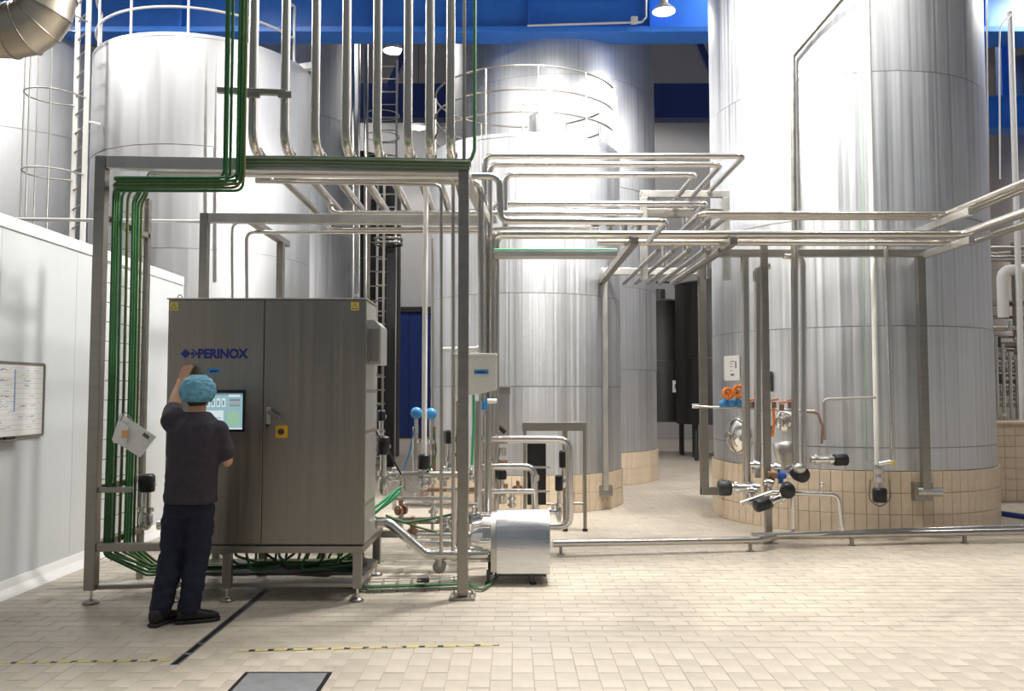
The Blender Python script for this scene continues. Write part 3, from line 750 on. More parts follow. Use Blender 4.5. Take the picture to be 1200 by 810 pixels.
# legged base
part(MB().span((CX0 - .0, CY0 + .005, CZ0 - .06), (CX1, CY0 + .07, CZ0 - .004)), 'base_rail', 'frame_steel', cb, .004)
part(MB().span((CX0 - .0, 7.55, CZ0 - .06), (CX1, 7.62, CZ0 - .004)), 'base_rail', 'frame_steel', cb, .004)
for x in (CX0 + .035, CX1 - .035):
    part(MB().span((x - .035, CY0 + .07, CZ0 - .06), (x + .035, 7.55, CZ0 - .004)), 'base_rail', 'frame_steel', cb, .004)
for px in (203, 265, 418):
    x = P(px, 690, 6.62).x
    for y in (6.645, 7.585):
        lg = part(MB().span((x - .033, y - .033, .10), (x + .033, y + .033, CZ0 - .06)), 'leg', 'frame_steel', cb, .004)
        part(MB().cyl((x, y, .02), (x, y, .10), .012, n=8), 'foot_spindle', 'chrome', lg)
        part(MB().lathe([(0, 0), (.052, 0), (.052, .012), (.022, .03), (0, .032)], (x, y, 0), 18), 'foot_disc', 'frame_steel', lg)
part(MB().beam((P(203, 690, 6.62).x, 6.645, .125), (P(418, 690, 6.62).x, 6.645, .125), .04, .03), 'lower_bar', 'frame_steel', cb, .003)
x = P(418, 690, 6.62).x
part(MB().beam((x, 6.645, .125), (x, 7.585, .125), .04, .03), 'lower_bar', 'frame_steel', cb, .003)
part(MB().span((CX0 + .05, 6.9, .14), (CX1 - .05, 7.5, .16)), 'cable_pan', 'dark_metal', cb)
for k in range(9):
    xa = CX0 + .12 + k * .16
    part(MB().cyl((xa, 6.80, CZ0 - .05), (xa, 6.80, CZ0), .016, n=10), 'cable_gland', 'black_plastic', cb)
for k in range(12):
    xa = CX0 + .10 + k * .12; xb = xa + random.uniform(-.25, .3)
    o = MB().tube([(xa, 6.80 + .03 * (k % 4), CZ0), (xa, 6.80 + .03 * (k % 4), .30 + .02 * (k % 3)), (xb, 6.85 + .05 * (k % 4), .19 + .012 * (k % 4)), (min(xb + .5, CX1 - .1), 7.0 + .05 * (k % 4), .175 + .012 * (k % 5)), (CX1 - .12, 7.2 + .03 * (k % 6), .18 + .014 * (k % 5))], .011, n=6, bend=.05).build('cable', ['cable_green', 'rubber', 'cable_green', 'cable_olive'][k % 4])
    tag(o, ['dark green', 'black', 'dark green', 'olive green'][k % 4] + ' cable hanging in loops under the control cabinet', 'cable', ['dark green', 'black', 'dark green', 'olive'][k % 4] + ' cables under the cabinet')
# ------------------------------------------------------------------ pipes
def pipe(label, pts, r, material='pipe_steel', group=None, bend=None, clamps=(), name='pipe', n=12, cat='pipe'):
    o = MB().tube(pts, r, n=n, bend=bend).build(name, material); tag(o, label, cat, group)
    for p, d in clamps: ringclamp(p, d, r, o)
    return o
# the row of vertical pipes that turn away over the front beam
VP = [296.7, 334, 369.5, 405.5, 442, 478, 503.5, 528]
for k, px in enumerate(VP):
    Y = 6.98; x = P(px, 120, Y).x; z = 3.62
    ye = 9.35 - .06 * (k % 3)
    pts = [(x, Y, 9.5), (x, Y, z), (x, ye, z - .03)]
    o = pipe(['first', 'second', 'third', 'fourth', 'fifth', 'sixth', 'seventh', 'eighth'][k] + ' vertical stainless pipe over the front beam, counted from the green cables', pts, .038, 'pipe_steel', 'vertical pipes over the front beam', bend=.17,
             clamps=[((x, Y + .22, z), (0, 1, 0))])
    part(MB().box((x, Y + .22, z + .052), (.03, .045, .03)), 'clamp_bolt', 'frame_steel', o)
# thin riser by the corner post
pipe('thin dark riser pipe standing on the frame corner post', [(FR.x + .0, FR.y + .0, ZT), (FR.x, FR.y, 9)], .014, 'frame_steel')
# front header under the beam
pipe('long stainless header pipe under the front beam, stepping down past the corner post', [P(176, 214, 6.98), P(176, 203, 6.98), P(585, 207, 6.98), P(587, 259, 6.98), P(781, 260, 6.98), P(781, 260, 6.98) + V((0, .9, 0))], .029, 'pipe_bright', bend=.08)
pipe('second header pipe lying just below the front header pipe', [P(300, 211, 7.15), P(563, 213, 7.15), P(565, 470, 7.15)], .030, 'pipe_steel', bend=.1, clamps=[(P(565, 232, 7.15), (0, 0, 1))])
# thin drop lines
pipe('thin stainless line hanging under the front header and dropping to the pump inlet', [P(317, 205, 7.05), P(319, 213, 7.05), P(517, 217, 7.05), P(517, 648, 7.05)], .014, 'pipe_steel', bend=.06)
pipe('thin stainless drop line closest to the corner post', [P(545, 205, 7.1), P(531, 208, 7.1), P(531, 646, 7.1)], .016, 'pipe_steel', bend=.05)
# inverted U lines behind the cabinet
pipe('thin white pipe over the partition wall leading to the rear beam', [P(17, 257, 8.77), P(262, 260, 8.77)], .018, 'white_paint')
pipe('outer inverted-U line dropping behind the cabinet', [P(272, 420, 9.0), P(272, 261, 9.0), P(560, 263, 9.0)], .016, 'pipe_bright', bend=.09)
pipe('inner inverted-U line dropping behind the cabinet', [P(289, 420, 8.95), P(289, 272, 8.95), P(575, 272, 8.95)], .020, 'pipe_bright', bend=.09)
pipe('stainless pipe under the rear beam with an upturned left end', [P(386, 238, 8.9), P(389, 249, 8.9), P(752, 251, 8.9)], .026, 'pipe_bright', bend=.07)
pipe('stainless pipe low under the rear beam bending up beside the drop bracket', [P(383, 258, 8.92), P(386, 269, 8.92), P(700, 268, 8.92)], .022, 'pipe_bright', bend=.06)
# upper group of three running right, then turning away
for (pa, y0, px, y1, xd, Y, lab) in ((568, 183, 872, 184, 400, 8.62, 'topmost stainless pipe of the three that turn away beside the tallest tank'),
                             (574, 193, 845, 196, 420, 8.80, 'middle stainless pipe of the three that turn away beside the tallest tank'),
                             (592, 205, 815, 208, 440, 8.98, 'lowest stainless pipe of the three that turn away beside the tallest tank')):
    a = P(pa, y0, Y); b_ = P(px, y1, Y); b_.z = a.z
    lo = P(pa, 640, Y)
    pts = [V((a.x, a.y, .25))] if pa < 590 else [V((a.x, a.y, 3.3))]
    pts += [a, b_, b_ + V((0, 1.9, 0)), b_ + V((0, 1.9, -.7))]
    pipe(lab, pts, .031, 'pipe_bright', bend=.085)
# middle group
pipe('stainless pipe above the centre support, ending at the hanging gantry', [P(580, 262, 9.25), P(577, 239, 9.25), P(828, 239, 9.25), P(828, 239, 9.25) + V((0, 1.0, 0))], .031, 'pipe_bright', bend=.08)
pipe('short stainless pipe under the gantry pipe with a capped end', [P(590, 248, 9.4), P(752, 249, 9.4), P(752, 249, 9.4) + V((0, .8, 0))], .029, 'pipe_bright', bend=.08)
# the long lower pair across the front of the tallest tank, turning to the viewer
for k, (y, Y, xr, lab) in enumerate(((274.5, 8.62, 1130, 'long lower stainless pipe in front of the tallest tank, outer of the pair'), (276, 8.80, 1122, 'long lower stainless pipe in front of the tallest tank, inner of the pair'))):
    a = P(577 + 4 * k, y, Y); b_ = P(xr, y + 2, Y); b_.z = a.z
    pipe(lab, [V((a.x, a.y, .3)), a, b_, V((b_.x, 3.6, b_.z))], .038, 'pipe_steel', bend=.10)
a = P(700, 284, 8.95)
pipe('straight stainless pipe sagging below the long lower pair', [a, P(1135, 285, 8.95), V((P(1135, 285, 8.95).x, 4.0, a.z))], .034, 'pipe_steel', bend=.1)
# upper right group of three
for k, lab in enumerate(('outer', 'middle', 'inner')):
    Y = 9.0 + .10 * k; xl = P(820 + 15 * k, 250, Y).x; z = 3.50; xr = P(1129, 250, 9.0).x - .09 * k
    pipe(lab + ' stainless pipe of the upper three bending around the tallest tank', [(xl, Y + 2.1, z - .0), (xl, Y, z), (xr, Y, z), (xr, 3.4, z)], .029, 'pipe_steel', bend=.085)
# short cross pipes in the gap between the tanks
for k in range(5):
    x = P(742 + 15 * k, 310, 10.8).x
    pipe('short stainless cross pipe lying under the pipe bridge between the tanks', [(x, 8.95, 3.10), (x, 11.7, 3.10)], .026, 'pipe_steel', 'cross pipes under the pipe bridge')
for k in range(4):
    x = P(698 + 17 * k, 268, 9.15).x
    o = MB().cyl((x, 9.15, 3.29), (x, 9.15, 3.47), .032, n=12).cyl((x, 9.15, 3.40), (x, 9.15, 3.43), .05, n=12).build('pipe_spigot', 'pipe_bright'); tag(o, 'short flanged stainless spigot standing on the pipe bridge', 'pipe fitting', 'spigots on the pipe bridge')
# ------------------------------------------------------------------ supports of the pipe bridge
sf = thing('pipe_bridge_support', 'steel support frame of the pipe bridge standing at the railed tank', 'frame', (1.9, 11.8, .2))
za = P(760, 318, 11.85).z
x0, x1 = P(701, 318, 11.85).x, P(816, 318, 11.85).x
part(MB().span((x0, 11.80, za - .05), (x1, 11.88, za + .04)), 'beam', 'frame_pale', sf, .004)
x = P(708, 400, 11.85).x
part(MB().span((x - .035, 11.70, P(708, 574, 11.85).z), (x + .035, 11.78, za)), 'post', 'frame_pale', sf, .004)
part(MB().span((x - .09, 11.70, P(708, 580, 11.85).z), (x + .09, 12.02, P(708, 568, 11.85).z)), 'wall_bracket', 'frame_steel', sf, .004)
for px in (704, 788):
    x = P(px, 318, 11.85).x
    zl = P(577, 274.5, 8.62).z - .039
    part(MB().span((x - .04, 8.55, zl - .08), (x + .04, 11.80, zl)), 'arm', 'frame_steel', sf, .004)
g_ = thing('hanging_gantry', 'pale steel portal on the pipe bridge in front of the tallest tank', 'frame', (2.2, 10.2, 3.1))
Yg = 10.2; zt = P(800, 224, Yg).z
xa, xb = P(754, 224, Yg).x, P(850, 224, Yg).x
part(MB().span((xa - .04, Yg - .04, zt - .08), (xb + .04, Yg + .04, zt)), 'beam', 'frame_pale', g_, .004)
for x in (xa, xb): part(MB().span((x - .04, Yg - .04, 2.95), (x + .04, Yg + .04, zt - .08)), 'post', 'frame_pale', g_, .004)
part(MB().span((xa + .04, Yg - .03, P(800, 250, Yg).z - .05), (xb - .04, Yg + .03, P(800, 250, Yg).z + .05)), 'beam', 'frame_steel', g_, .004)
# bracket beam left: tray right of the frame
tb = thing('bridge_cable_tray', 'flat steel cable tray with green edge running right from the corner post', 'cable tray', P(640, 296, 8.4))
a = P(579, 298, 8.5); b_ = P(722, 298, 8.5)
part(MB().span((a.x, 8.4, a.z - .035), (b_.x, 8.6, a.z + .02)), 'tray', 'frame_pale', tb, .003)
part(MB().cyl((a.x, 8.42, a.z + .032), (b_.x, 8.42, a.z + .032), .012, n=8), 'cable', 'hose_green', tb)
part(MB().cyl((a.x, 8.47, a.z + .032), (b_.x, 8.47, a.z + .032), .010, n=8), 'cable', 'cable_green', tb)
# frame in front of the tallest tank
sf2 = thing('pipe_stand_frame', 'dark steel goal-shaped frame bracketed to the plinth of the tallest tank', 'frame', (3.4, 9.4, .3))
zb_ = P(950, 297, 9.42).z
x0, x1 = P(826, 297, 9.42).x, P(1084, 297, 9.42).x
part(MB().span((x0, 9.38, zb_ - .04), (x1, 9.46, zb_ + .04)), 'beam', 'frame_steel', sf2, .004)
x = P(1080, 400, 9.45).x
part(MB().span((x - .045, 9.40, P(1080, 580, 9.42).z), (x + .045, 9.48, zb_ - .04)), 'post', 'frame_steel', sf2, .004)
part(MB().span((x - .11, 9.46, P(1080, 588, 9.42).z), (x + .09, 9.56, P(1080, 566, 9.42).z)), 'wall_bracket', 'frame_steel', sf2, .004)
part(MB().cyl((x - .1, 9.44, P(1080, 577, 9.42).z), (x + .17, 9.44, P(1080, 577, 9.42).z), .05, n=14), 'wall_bracket_sleeve', 'frame_pale', sf2)
x = P(823.5, 400, 11.0).x
part(MB().span((x - .048, 10.95, P(823, 580, 11).z), (x + .048, 11.05, 3.40)), 'post', 'frame_steel', sf2, .004)
part(MB().span((x - .048, 10.96, P(823, 580, 11).z), (x + .30, 11.04, P(823, 571, 11).z)), 'wall_bracket', 'frame_steel', sf2, .004)
part(MB().span((x - .04, 9.46, 3.28), (x + .04, 11.0, 3.36)), 'beam', 'frame_steel', sf2, .004)
for z, nm in ((3.42, 0), (3.13, 1)):
    x = P(1083, 280, 9.3).x + .06
    part(MB().span((x - .03, 8.45, z - .045), (x + .03, 9.62, z + .03)), 'arm', 'frame_pale', sf2, .004)
# ------------------------------------------------------------------ vertical pipes in front of the tallest tank
VR = 'vertical pipes in front of the tallest tank'
def vdrop(label, px, y0, y1, Y, r, m='pipe_steel', extra=None, px2=None):
    pts = [P(px, y0, Y), P(px2 or px, y1, Y)] + (extra or [])
    return pipe(label, pts, r, m)
vdrop('thick stainless drop pipe closest to the paper notice, bending into the valve manifold', 872.5, 300, 588, 9.25, .046, extra=[P(905, 592, 9.25)], px2=875)
vdrop('stainless drop pipe paired with the support post, second from the notice', 888, 316, 560, 9.45, .040)
o = vdrop('square grey support post standing on the floor before the tallest tank', 894, 285, 500, 9.2, .030, 'frame_steel')
bpy.data.objects.remove(o)
sp_ = thing('support_post', 'slim steel support post standing on the floor before the tallest tank', 'post', P(895, 630, 9.2))
a = P(895, 285, 9.2)
part(MB().span((a.x - .035, 9.165, .012), (a.x + .035, 9.235, a.z)), 'post', 'frame_steel', sp_, .004)
part(MB().span((a.x - .08, 9.12, 0), (a.x + .08, 9.28, .012)), 'base_plate', 'frame_steel', sp_, .002)
pipe('stainless elbow linking the drop pipe and the support post below the beam', [P(886, 330, 9.45), P(886, 316, 9.45), P(902, 312, 9.45)], .036, 'pipe_steel', bend=.06)
vdrop('left pipe of the pair of stainless drop pipes ending at the black motor', 931, 285, 552, 9.3, .040, px2=932)
pipe('right pipe of the pair of stainless drop pipes ending at the black motor', [P(918, 300, 9.38), P(941, 302, 9.38), P(942, 548, 9.38)], .032, 'pipe_bright', bend=.1)
pipe('thin white drop pipe from the lower pair ending at a yellow clip', [P(1038, 285, 9.15), P(1046, 541, 9.15), P(1030, 544, 9.2)], .024, 'pipe_bright', bend=.04)
pipe('thin pipe climbing the tallest tank and slanting under its top', [P(992, -8, 9.56), P(929, 66, 9.90), P(931, 290, 9.90)], .032, 'frame_steel', bend=.06)
pipe('white conduit running the height of the tallest tank', [P(1016, -20, 9.52), P(1024, 330, 9.52), P(1028, 556, 9.52)], .030, 'white_plastic')
pipe('thin green cable taped to the tallest tank', [P(1009, 0, 9.545), P(1012, 250, 9.545), P(1013, 400, 9.545), P(1016, 540, 9.545)], .006, 'cable_dull', cat='cable', name='cable')
pipe('thin white pole standing at the far side of the tallest tank', [P(1147, -10, 11.6), P(1153, 330, 11.6)], .022, 'white_paint', n=8)
pipe('second thin pole with brackets at the far side of the tallest tank', [P(1156, -10, 12.2), P(1160, 300, 12.2)], .012, 'frame_pale', n=8)
pipe('tall white pole in front of the brown steel tanks', [P(1184, 14, 13.5), V((P(1193, 330, 13.5).x, 13.5, 0))], .045, 'white_paint')
pipe('thin curved cable hanging between the poles', [P(1172, 210, 13.4), P(1171, 60, 13.4), P(1172, 30, 13.42), P(1186, 16, 13.47)], .012, 'white_paint', bend=.3, cat='cable', name='cable')
# loose manifold at the tank foot
pipe('thin pipe bridge from the conduit to the small valve', [P(1026, 466, 9.42), P(965, 468, 9.42), P(967, 516, 9.42)], .016, 'frame_pale', bend=.06)
pipe('short copper tinted pipe curving down to the small valve', [P(940, 482, 9.4), P(958, 484, 9.4), P(964, 500, 9.4), P(963, 520, 9.4)], .014, 'copper', bend=.06)
pipe('low stainless manifold pipe turning down to the floor pipe', [P(868, 590, 9.05), P(905, 577, 9.05), P(982, 580, 9.05), P(987, 632, 9.05)], .026, 'pipe_bright', bend=.09, clamps=[(P(986, 620, 9.05), (0, 0, 1))])
pipe('short stainless leg under the low manifold pipe', [P(929, 578, 9.05), P(929, 631, 9.05)], .026, 'pipe_bright', clamps=[(P(929, 618, 9.05), (0, 0, 1))])
# floor pipes
fp = thing('floor_pipe_run', 'pair of stainless pipes on short feet along the floor before the tanks', 'pipe', (3, 8.8, 0))
q = [G(648, 637, .13), G(890, 633, .11), G(912, 628.5, .11), G(1260, 622, .11)]
part(MB().tube(q, .036, n=12), 'pipe', 'pipe_steel', fp)
q2 = [G(880, 628, .13), G(1260, 616, .13)]
part(MB().tube(q2, .030, n=12), 'pipe', 'pipe_bright', fp)
for px, py in ((657, 637), (879, 633.3), (998, 627), (1130, 624.5)):
    c = G(px, py, .11)
    ft = part(MB().span((c.x - .015, c.y - .02, .008), (c.x + .015, c.y + .02, .085)), 'support_foot', 'frame_steel', fp)
    part(MB().lathe([(0, 0), (.04, 0), (.04, .008), (0, .01)], (c.x, c.y, 0), 14), 'foot_disc', 'frame_steel', ft)
# ------------------------------------------------------------------ duct
du = thing('ventilation_duct', 'large segmented sheet metal duct elbow overhead by the partition wall', 'duct', P(30, 40, 8.0))
rd = .255; cxv = P(55, 20, 8.0).x; zc_ = P(20, 36, 8.0).z; rb = .32
rings = []
def duct_seg(a, b_, nm='duct_section'):
    mb = MB(); n = 28
    vs = []
    for c, ang in (a, b_):
        for i in range(n):
            t = 2 * pi * i / n
            vs.append(c + V((math.sin(ang) * -1 * rd * math.cos(t) * -1 * 0 + rd * math.cos(t) * math.sin(ang), rd * math.sin(t), rd * math.cos(t) * -math.cos(ang))))
    mb.add(vs, [(i, (i + 1) % n, n + (i + 1) % n, n + i) for i in range(n)], True)
    part(mb, nm, 'duct_steel', du)
    part(MB().add([p for c, ang in (b_,) for p in []], []), nm, 'duct_steel', du) if False else None
C0 = V((cxv - rb, 8.0, zc_ + rb))
prev = None
angs = [0, 22, 45, 67, 90]
secs = [(V((cxv - rb - 1.6, 8.0, zc_)), 0.0), (V((cxv - rb - .75, 8.0, zc_)), 0.0)]
for a in angs:
    t = math.radians(a); secs.append((C0 + V((rb * math.sin(t), 0, -rb * math.cos(t))), t))
secs.append((V((cxv, 8.0, zc_ + rb + 1.5)), pi / 2))
for a, b_ in zip(secs[:-1], secs[1:]): duct_seg(a, b_)
for c, ang in secs[1:-1]:
    d_ = V((math.cos(ang), 0, math.sin(ang)))
    part(MB().ring(c, rd + .004, .008, axis=tuple(d_), n=36, k=6), 'seam_bead', 'frame_steel', du)
# ------------------------------------------------------------------ valves, pump and skid
def valve(label, px, py, Y, head='black_plastic', r=.055, h=.10, down=.22, group=None, blue=None, flange=True):
    """actuator head centred at the pixel, stainless stem and flange below it"""
    p = P(px, py, Y)
    t = thing('pneumatic_valve', label, 'valve', p - V((0, 0, h / 2 + down)), group)
    part(MB().lathe([(0, -h / 2), (r * .9, -h / 2), (r, -h / 2 + .012), (r, h / 2 - .02), (r * .8, h / 2), (0, h / 2)], p, 20), 'actuator_head', head, t)
    part(MB().box(p + V((r * .9, 0, -.01)), (r * .5, .03, .03)), 'air_port', 'chrome', t, .003)
    q = p - V((0, 0, h / 2))
    part(MB().cyl(q, q - V((0, 0, down * .55)), r * .55, n=14), 'yoke', 'pipe_bright', t)
    part(MB().cyl(q - V((0, 0, down * .42)), q - V((0, 0, down * .55)), r * .9, n=16), 'clamp', 'chrome', t)
    part(MB().sphere(q - V((0, 0, down * .78)), (r * .85, r * .85, down * .3)), 'valve_body', 'pipe_bright', t)
    return t
def hvalve(label, px, py, Y, d, head='black_plastic', r=.055, h=.11, body=.18, m2=None):
    """lying actuator: head at the pixel, body along direction d"""
    p = P(px, py, Y); d = V(d).normalized()
    t = thing('pneumatic_valve', label, 'valve', p - V((0, 0, r)))
    part(MB().lathe([(0, -h / 2), (r * .85, -h / 2), (r, -h / 2 + .015), (r, h / 2 - .012), (r * .9, h / 2), (0, h / 2)], p, 20, axis=d), 'actuator_head', head, t)
    part(MB().cyl(p + d * h / 2, p + d * (h / 2 + body), r * .62, n=14), 'valve_body', 'pipe_bright', t)
    part(MB().cyl(p + d * (h / 2 + body * .1), p + d * (h / 2 + body * .22), r * .85, n=14), 'clamp', 'chrome', t)
    part(MB().cyl(p + d * (h / 2 + body * .75), p + d * (h / 2 + body * .85), r * .85, n=14), 'clamp', 'chrome', t)
    return t
valve('black capped valve beside the frame post near the papers', 172, 566, 7.25, r=.068, h=.15, down=.30)
# pipes on the skid between partition wall and cabinet
pipe('stainless skid pipe low behind the operator by the partition wall', [(-3.1, 7.7, .55), (-2.2, 7.7, .55), (-2.2, 7.7, .3)], .04, 'pipe_bright', clamps=[((-2.9, 7.7, .55), (1, 0, 0))])
pipe('second stainless skid pipe low behind the operator by the partition wall', [(-3.1, 7.55, .44), (-2.5, 7.55, .44)], .045, 'pipe_bright', clamps=[((-2.8, 7.55, .44), (1, 0, 0))])
t = thing('skid_bench', 'low steel skid bench behind the control cabinet', 'skid', (-1.4, 8.2, 0))
for y in (7.75, 8.55): part(MB().span((-3.05, y - .03, .30), (-.4, y + .03, .36)), 'rail', 'frame_steel', t, .003)
for x in (-3.0, -1.7, -.45):
    part(MB().span((x - .03, 7.78, .30), (x + .03, 8.52, .36)), 'cross_member', 'frame_steel', t, .003)
    for y in (7.75, 8.55): part(MB().span((x - .03, y - .03, 0), (x + .03, y + .03, .30)), 'leg', 'frame_steel', t, .003)
# valve cluster right of the cabinet
valve('black capped valve standing against the cabinet side', 449.5, 522, 7.6, r=.055, h=.16, down=.34)
valve('black capped valve on the blue-grey cross pipe', 497, 541, 7.9, r=.058, h=.14, down=.18)
valve('black capped valve behind the thin drop lines, above the copper pipes', 527, 512, 8.2, r=.045, h=.13, down=.30)
valve('small black valve above the pale block beside the cabinet', 447, 487, 8.0, r=.04, h=.10, down=.2)
for px, py, lab in ((488, 484, 'blue round sensor head in front of the blue door'), (505, 485, 'blue round sensor head right of the white pole'), (434, 497, 'small pale blue sensor head on the cabinet side')):
    p = P(px, py, 8.0 if px > 440 else 7.25); r = .055 if px > 440 else .03
    t = thing('sensor_head', lab, 'sensor', p - V((0, 0, .28)))
    part(MB().sphere(p, (r, r * .9, r)), 'head', 'sky_plastic' if px > 440 else 'label_blue', t)
    part(MB().cyl(p, p + V((0, .09, 0)), r * .8, n=16), 'cap', 'blue_plastic', t)
    part(MB().cyl(p - V((0, 0, .28)), p - V((0, 0, r * .8)), .018, n=10), 'stem', 'pipe_bright', t)
    part(MB().cyl(p - V((0, 0, .28)), p - V((0, 0, .24)), .04, n=12), 'nut', 'chrome', t)
pipe('white painted pole standing in front of the blue door', [P(499, 215, 7.9), P(497, 534, 7.9)], .024, 'white_paint')
pipe('grey pole beside the white painted pole', [P(507, 280, 9.1), V((P(507, 560, 9.1).x, 9.1, 0))], .018, 'frame_pale')
for k, (xa, xb, y, Y, r, m, lab) in enumerate(((455, 545, 556, 7.9, .028, 'frame_pale', 'uppermost stainless cross pipe of the skid right of the cabinet'),
        (462, 545, 584, 7.8, .020, 'pipe_bright', 'thin stainless cross pipe of the skid just above the green hoses'),
        (470, 560, 592, 8.1, .030, 'pipe_bright', 'stainless cross pipe of the skid level with the green hoses'),
        (480, 545, 628, 7.6, .030, 'pipe_bright', 'stainless cross pipe of the skid above the bent inlet pipe'),
        (488, 560, 637, 7.5, .028, 'pipe_bright', 'lowest stainless cross pipe of the skid by the bent inlet pipe'),
        (495, 560, 574, 8.3, .022, 'copper', 'copper tinted cross pipe behind the thin drop lines'))):
    pipe(lab, [P(xa, y + 12, Y + .3), P(xa, y, Y), P(xb, y, Y)], r, m, bend=.05, clamps=[(P((xa + xb) / 2, y, Y), (1, 0, 0))])
for k, (px, y0, y1, Y) in enumerate(((508, 500, 560, 8.3), (520, 505, 570, 8.4), (537, 470, 560, 8.2), (533, 575, 640, 7.4), (470, 555, 620, 8.2), (487, 500, 560, 8.5))):
    pipe(['copper stub pipe right of the white painted pole', 'thick stub pipe between white pole and thin drop lines', 'copper stub pipe behind the drop line closest to the corner post', 'thick stub pipe standing on the bent inlet pipe', 'thin stub pipe behind the green air hoses', 'thick stub pipe under the blue sensor head by the blue door'][k], [P(px, y0, Y), P(px, y1, Y)], .030 if k % 2 else .022, 'copper' if k in (0, 2) else 'pipe_bright', None, clamps=[(P(px, (y0 + y1) / 2, Y), (0, 0, 1))])
# green hoses
for k, pts in enumerate(([(438, 596, 7.3), (452, 585, 7.35), (470, 571, 7.4)], [(440, 600, 7.3), (455, 590, 7.3), (469, 577, 7.35)], [(437, 604, 7.25), (450, 592, 7.25), (466, 574, 7.3)])):
    pipe('bright green air hose tied beside the cabinet', [P(*q) for q in pts], .013, 'hose_green', 'green air hoses beside the cabinet', bend=.1, name='air_hose', cat='hose')
pipe('green hose sagging from the cabinet to the corner post', [P(455, 606, 7.25), P(475, 613, 7.3), P(500, 609, 7.35), P(530, 603, 7.4)], .011, 'cable_green', bend=.2, name='air_hose', cat='hose')
pipe('yellow green hose looping under the green hose', [P(452, 604, 7.3), P(470, 611, 7.3), P(490, 618, 7.35), P(512, 624, 7.4)], .009, 'cable_olive', bend=.2, name='air_hose', cat='hose')
# bent inlet pipe
pipe('thick bent stainless inlet pipe sloping down from the cabinet to the pump', [P(428, 613, 7.25), P(455, 612, 7.25), P(500, 650, 7.25), P(572, 650, 7.25)], .042, 'pipe_bright', bend=.12, n=16,
     clamps=[(P(438, 612.5, 7.25), (1, 0, 0)), (P(515, 650, 7.25), (1, 0, 0)), (P(532, 650, 7.25), (1, 0, 0))])
t = thing('drain_valve', 'round drain valve hanging under the bent inlet pipe', 'valve', P(515, 672, 7.25))
p = P(515, 664, 7.25)
part(MB().cyl(P(515, 654, 7.25), p, .035, n=14), 'neck', 'pipe_steel', t); part(MB().cyl(p + V((0, -.03, 0)), p + V((0, .05, 0)), .055, n=20), 'valve_disc', 'frame_steel', t)
# floor cable tray
ft = thing('floor_cable_ladder', 'low wire cable ladder with green cables on the floor by the cabinet', 'cable tray', P(480, 690, 7.1))
a, b_ = G(432, 688, .04), G(548, 684, .04)
for dy in (-.05, .05):
    for z in (.03, .09): part(MB().cyl((a.x, a.y + dy, z), (b_.x, b_.y + dy, z), .004, n=6), 'side_wire', 'pipe_bright', ft)
for k in range(8):
    c = a.lerp(b_, k / 7); part(MB().tube([(c.x, c.y - .05, .09), (c.x, c.y - .05, .0), (c.x, c.y + .05, .0), (c.x, c.y + .05, .09)], .004, n=6, bend=0), 'hoop', 'frame_steel', ft)
for k in range(4):
    o = MB().tube([(a.x - .3, a.y + .1, .03), (a.x, a.y - .03 + .02 * k, .025 + .012 * (k % 2)), (b_.x, b_.y - .03 + .02 * k, .025 + .012 * (k % 2)), (b_.x + .12, b_.y - .15, .02), (b_.x + .20, b_.y + .12 + .03 * k, .016), (b_.x + .26, b_.y + .26 + .02 * k, .06)], .010, n=6, bend=.06).build('cable', 'cable_green' if k % 2 else 'cable_grey_green'); tag(o, 'green cable lying in the floor cable ladder towards the pump', 'cable', 'cables in the floor ladder')
o = MB().box(a.lerp(b_, .55) + V((0, -.03, .045)), (.10, .05, .03)).build('cable_connector', 'black_plastic', None, .005); tag(o, 'black plug connector lying in the floor cable ladder', 'connector')
# pump with stainless shroud
pu = thing('pump', 'centrifugal pump under a shiny stainless steel shroud beside the corner post', 'pump', P(605, 680, 7.3))
xs0, xs1 = P(582, 640, 7.15).x, P(645, 640, 7.15).x
zb0, zt0 = .085, .62
W_ = .46; prof = [(-W_ / 2, zb0), (-W_ / 2, zb0 + .20)]
for k in range(0, 13):
    t = pi - pi * k / 12
    prof.append((math.cos(t) * W_ / 2, zb0 + .22 + math.sin(t) * .29))
prof += [(W_ / 2, zb0 + .20), (W_ / 2, zb0)]
yc = 7.42
part(MB().prism(prof, (xs0, yc, 0), (0, 1, 0), (0, 0, 1), (1, 0, 0), xs1 - xs0, True), 'shroud', 'shroud_steel', pu, .012)
pr2 = [(x * .90, zb0 + (z - zb0) * .94 + .01) for x, z in prof]
part(MB().prism(pr2, (xs0 - .05, yc, 0), (0, 1, 0), (0, 0, 1), (1, 0, 0), .05, True), 'shroud_collar', 'frame_pale', pu, .008)
part(MB().cyl((xs0 - .12, yc, .36), (xs0 - .05, yc, .36), .20, n=28), 'backplate', 'pipe_bright', pu)
part(MB().cyl((xs0 - .22, yc, .36), (xs0 - .12, yc, .36), .16, .19, n=28), 'volute', 'chrome', pu)
for k in range(10):
    t = 2 * pi * k / 10; c = V((xs0 - .09, yc + .19 * math.cos(t), .36 + .19 * math.sin(t)))
    part(MB().cyl(c - V((.05, 0, 0)), c + V((.03, 0, 0)), .022, n=8), 'clamp_bolt', 'chrome', pu)
part(MB().tube([(xs0 - .17, yc, .36), (xs0 - .32, yc, .36), (xs0 - .32, yc, .45)], .05, n=14), 'suction_nozzle', 'pipe_bright', pu)
for x in (xs0 - .07, xs1 - .14):
    for y in (yc - .2, yc + .2):
        lg = part(MB().beam((x, y, .02), (x - .03 if x > xs0 else x, y, .12), .03, .03), 'leg', 'dark_metal', pu)
        part(MB().cyl((x, y, 0), (x, y, .02), .028, n=12), 'foot', 'rubber', lg)
part(MB().span((xs0 - .02, yc - .15, zb0 - .03), (xs1 - .03, yc + .15, zb0 + .01)), 'base_frame', 'dark_metal', pu)
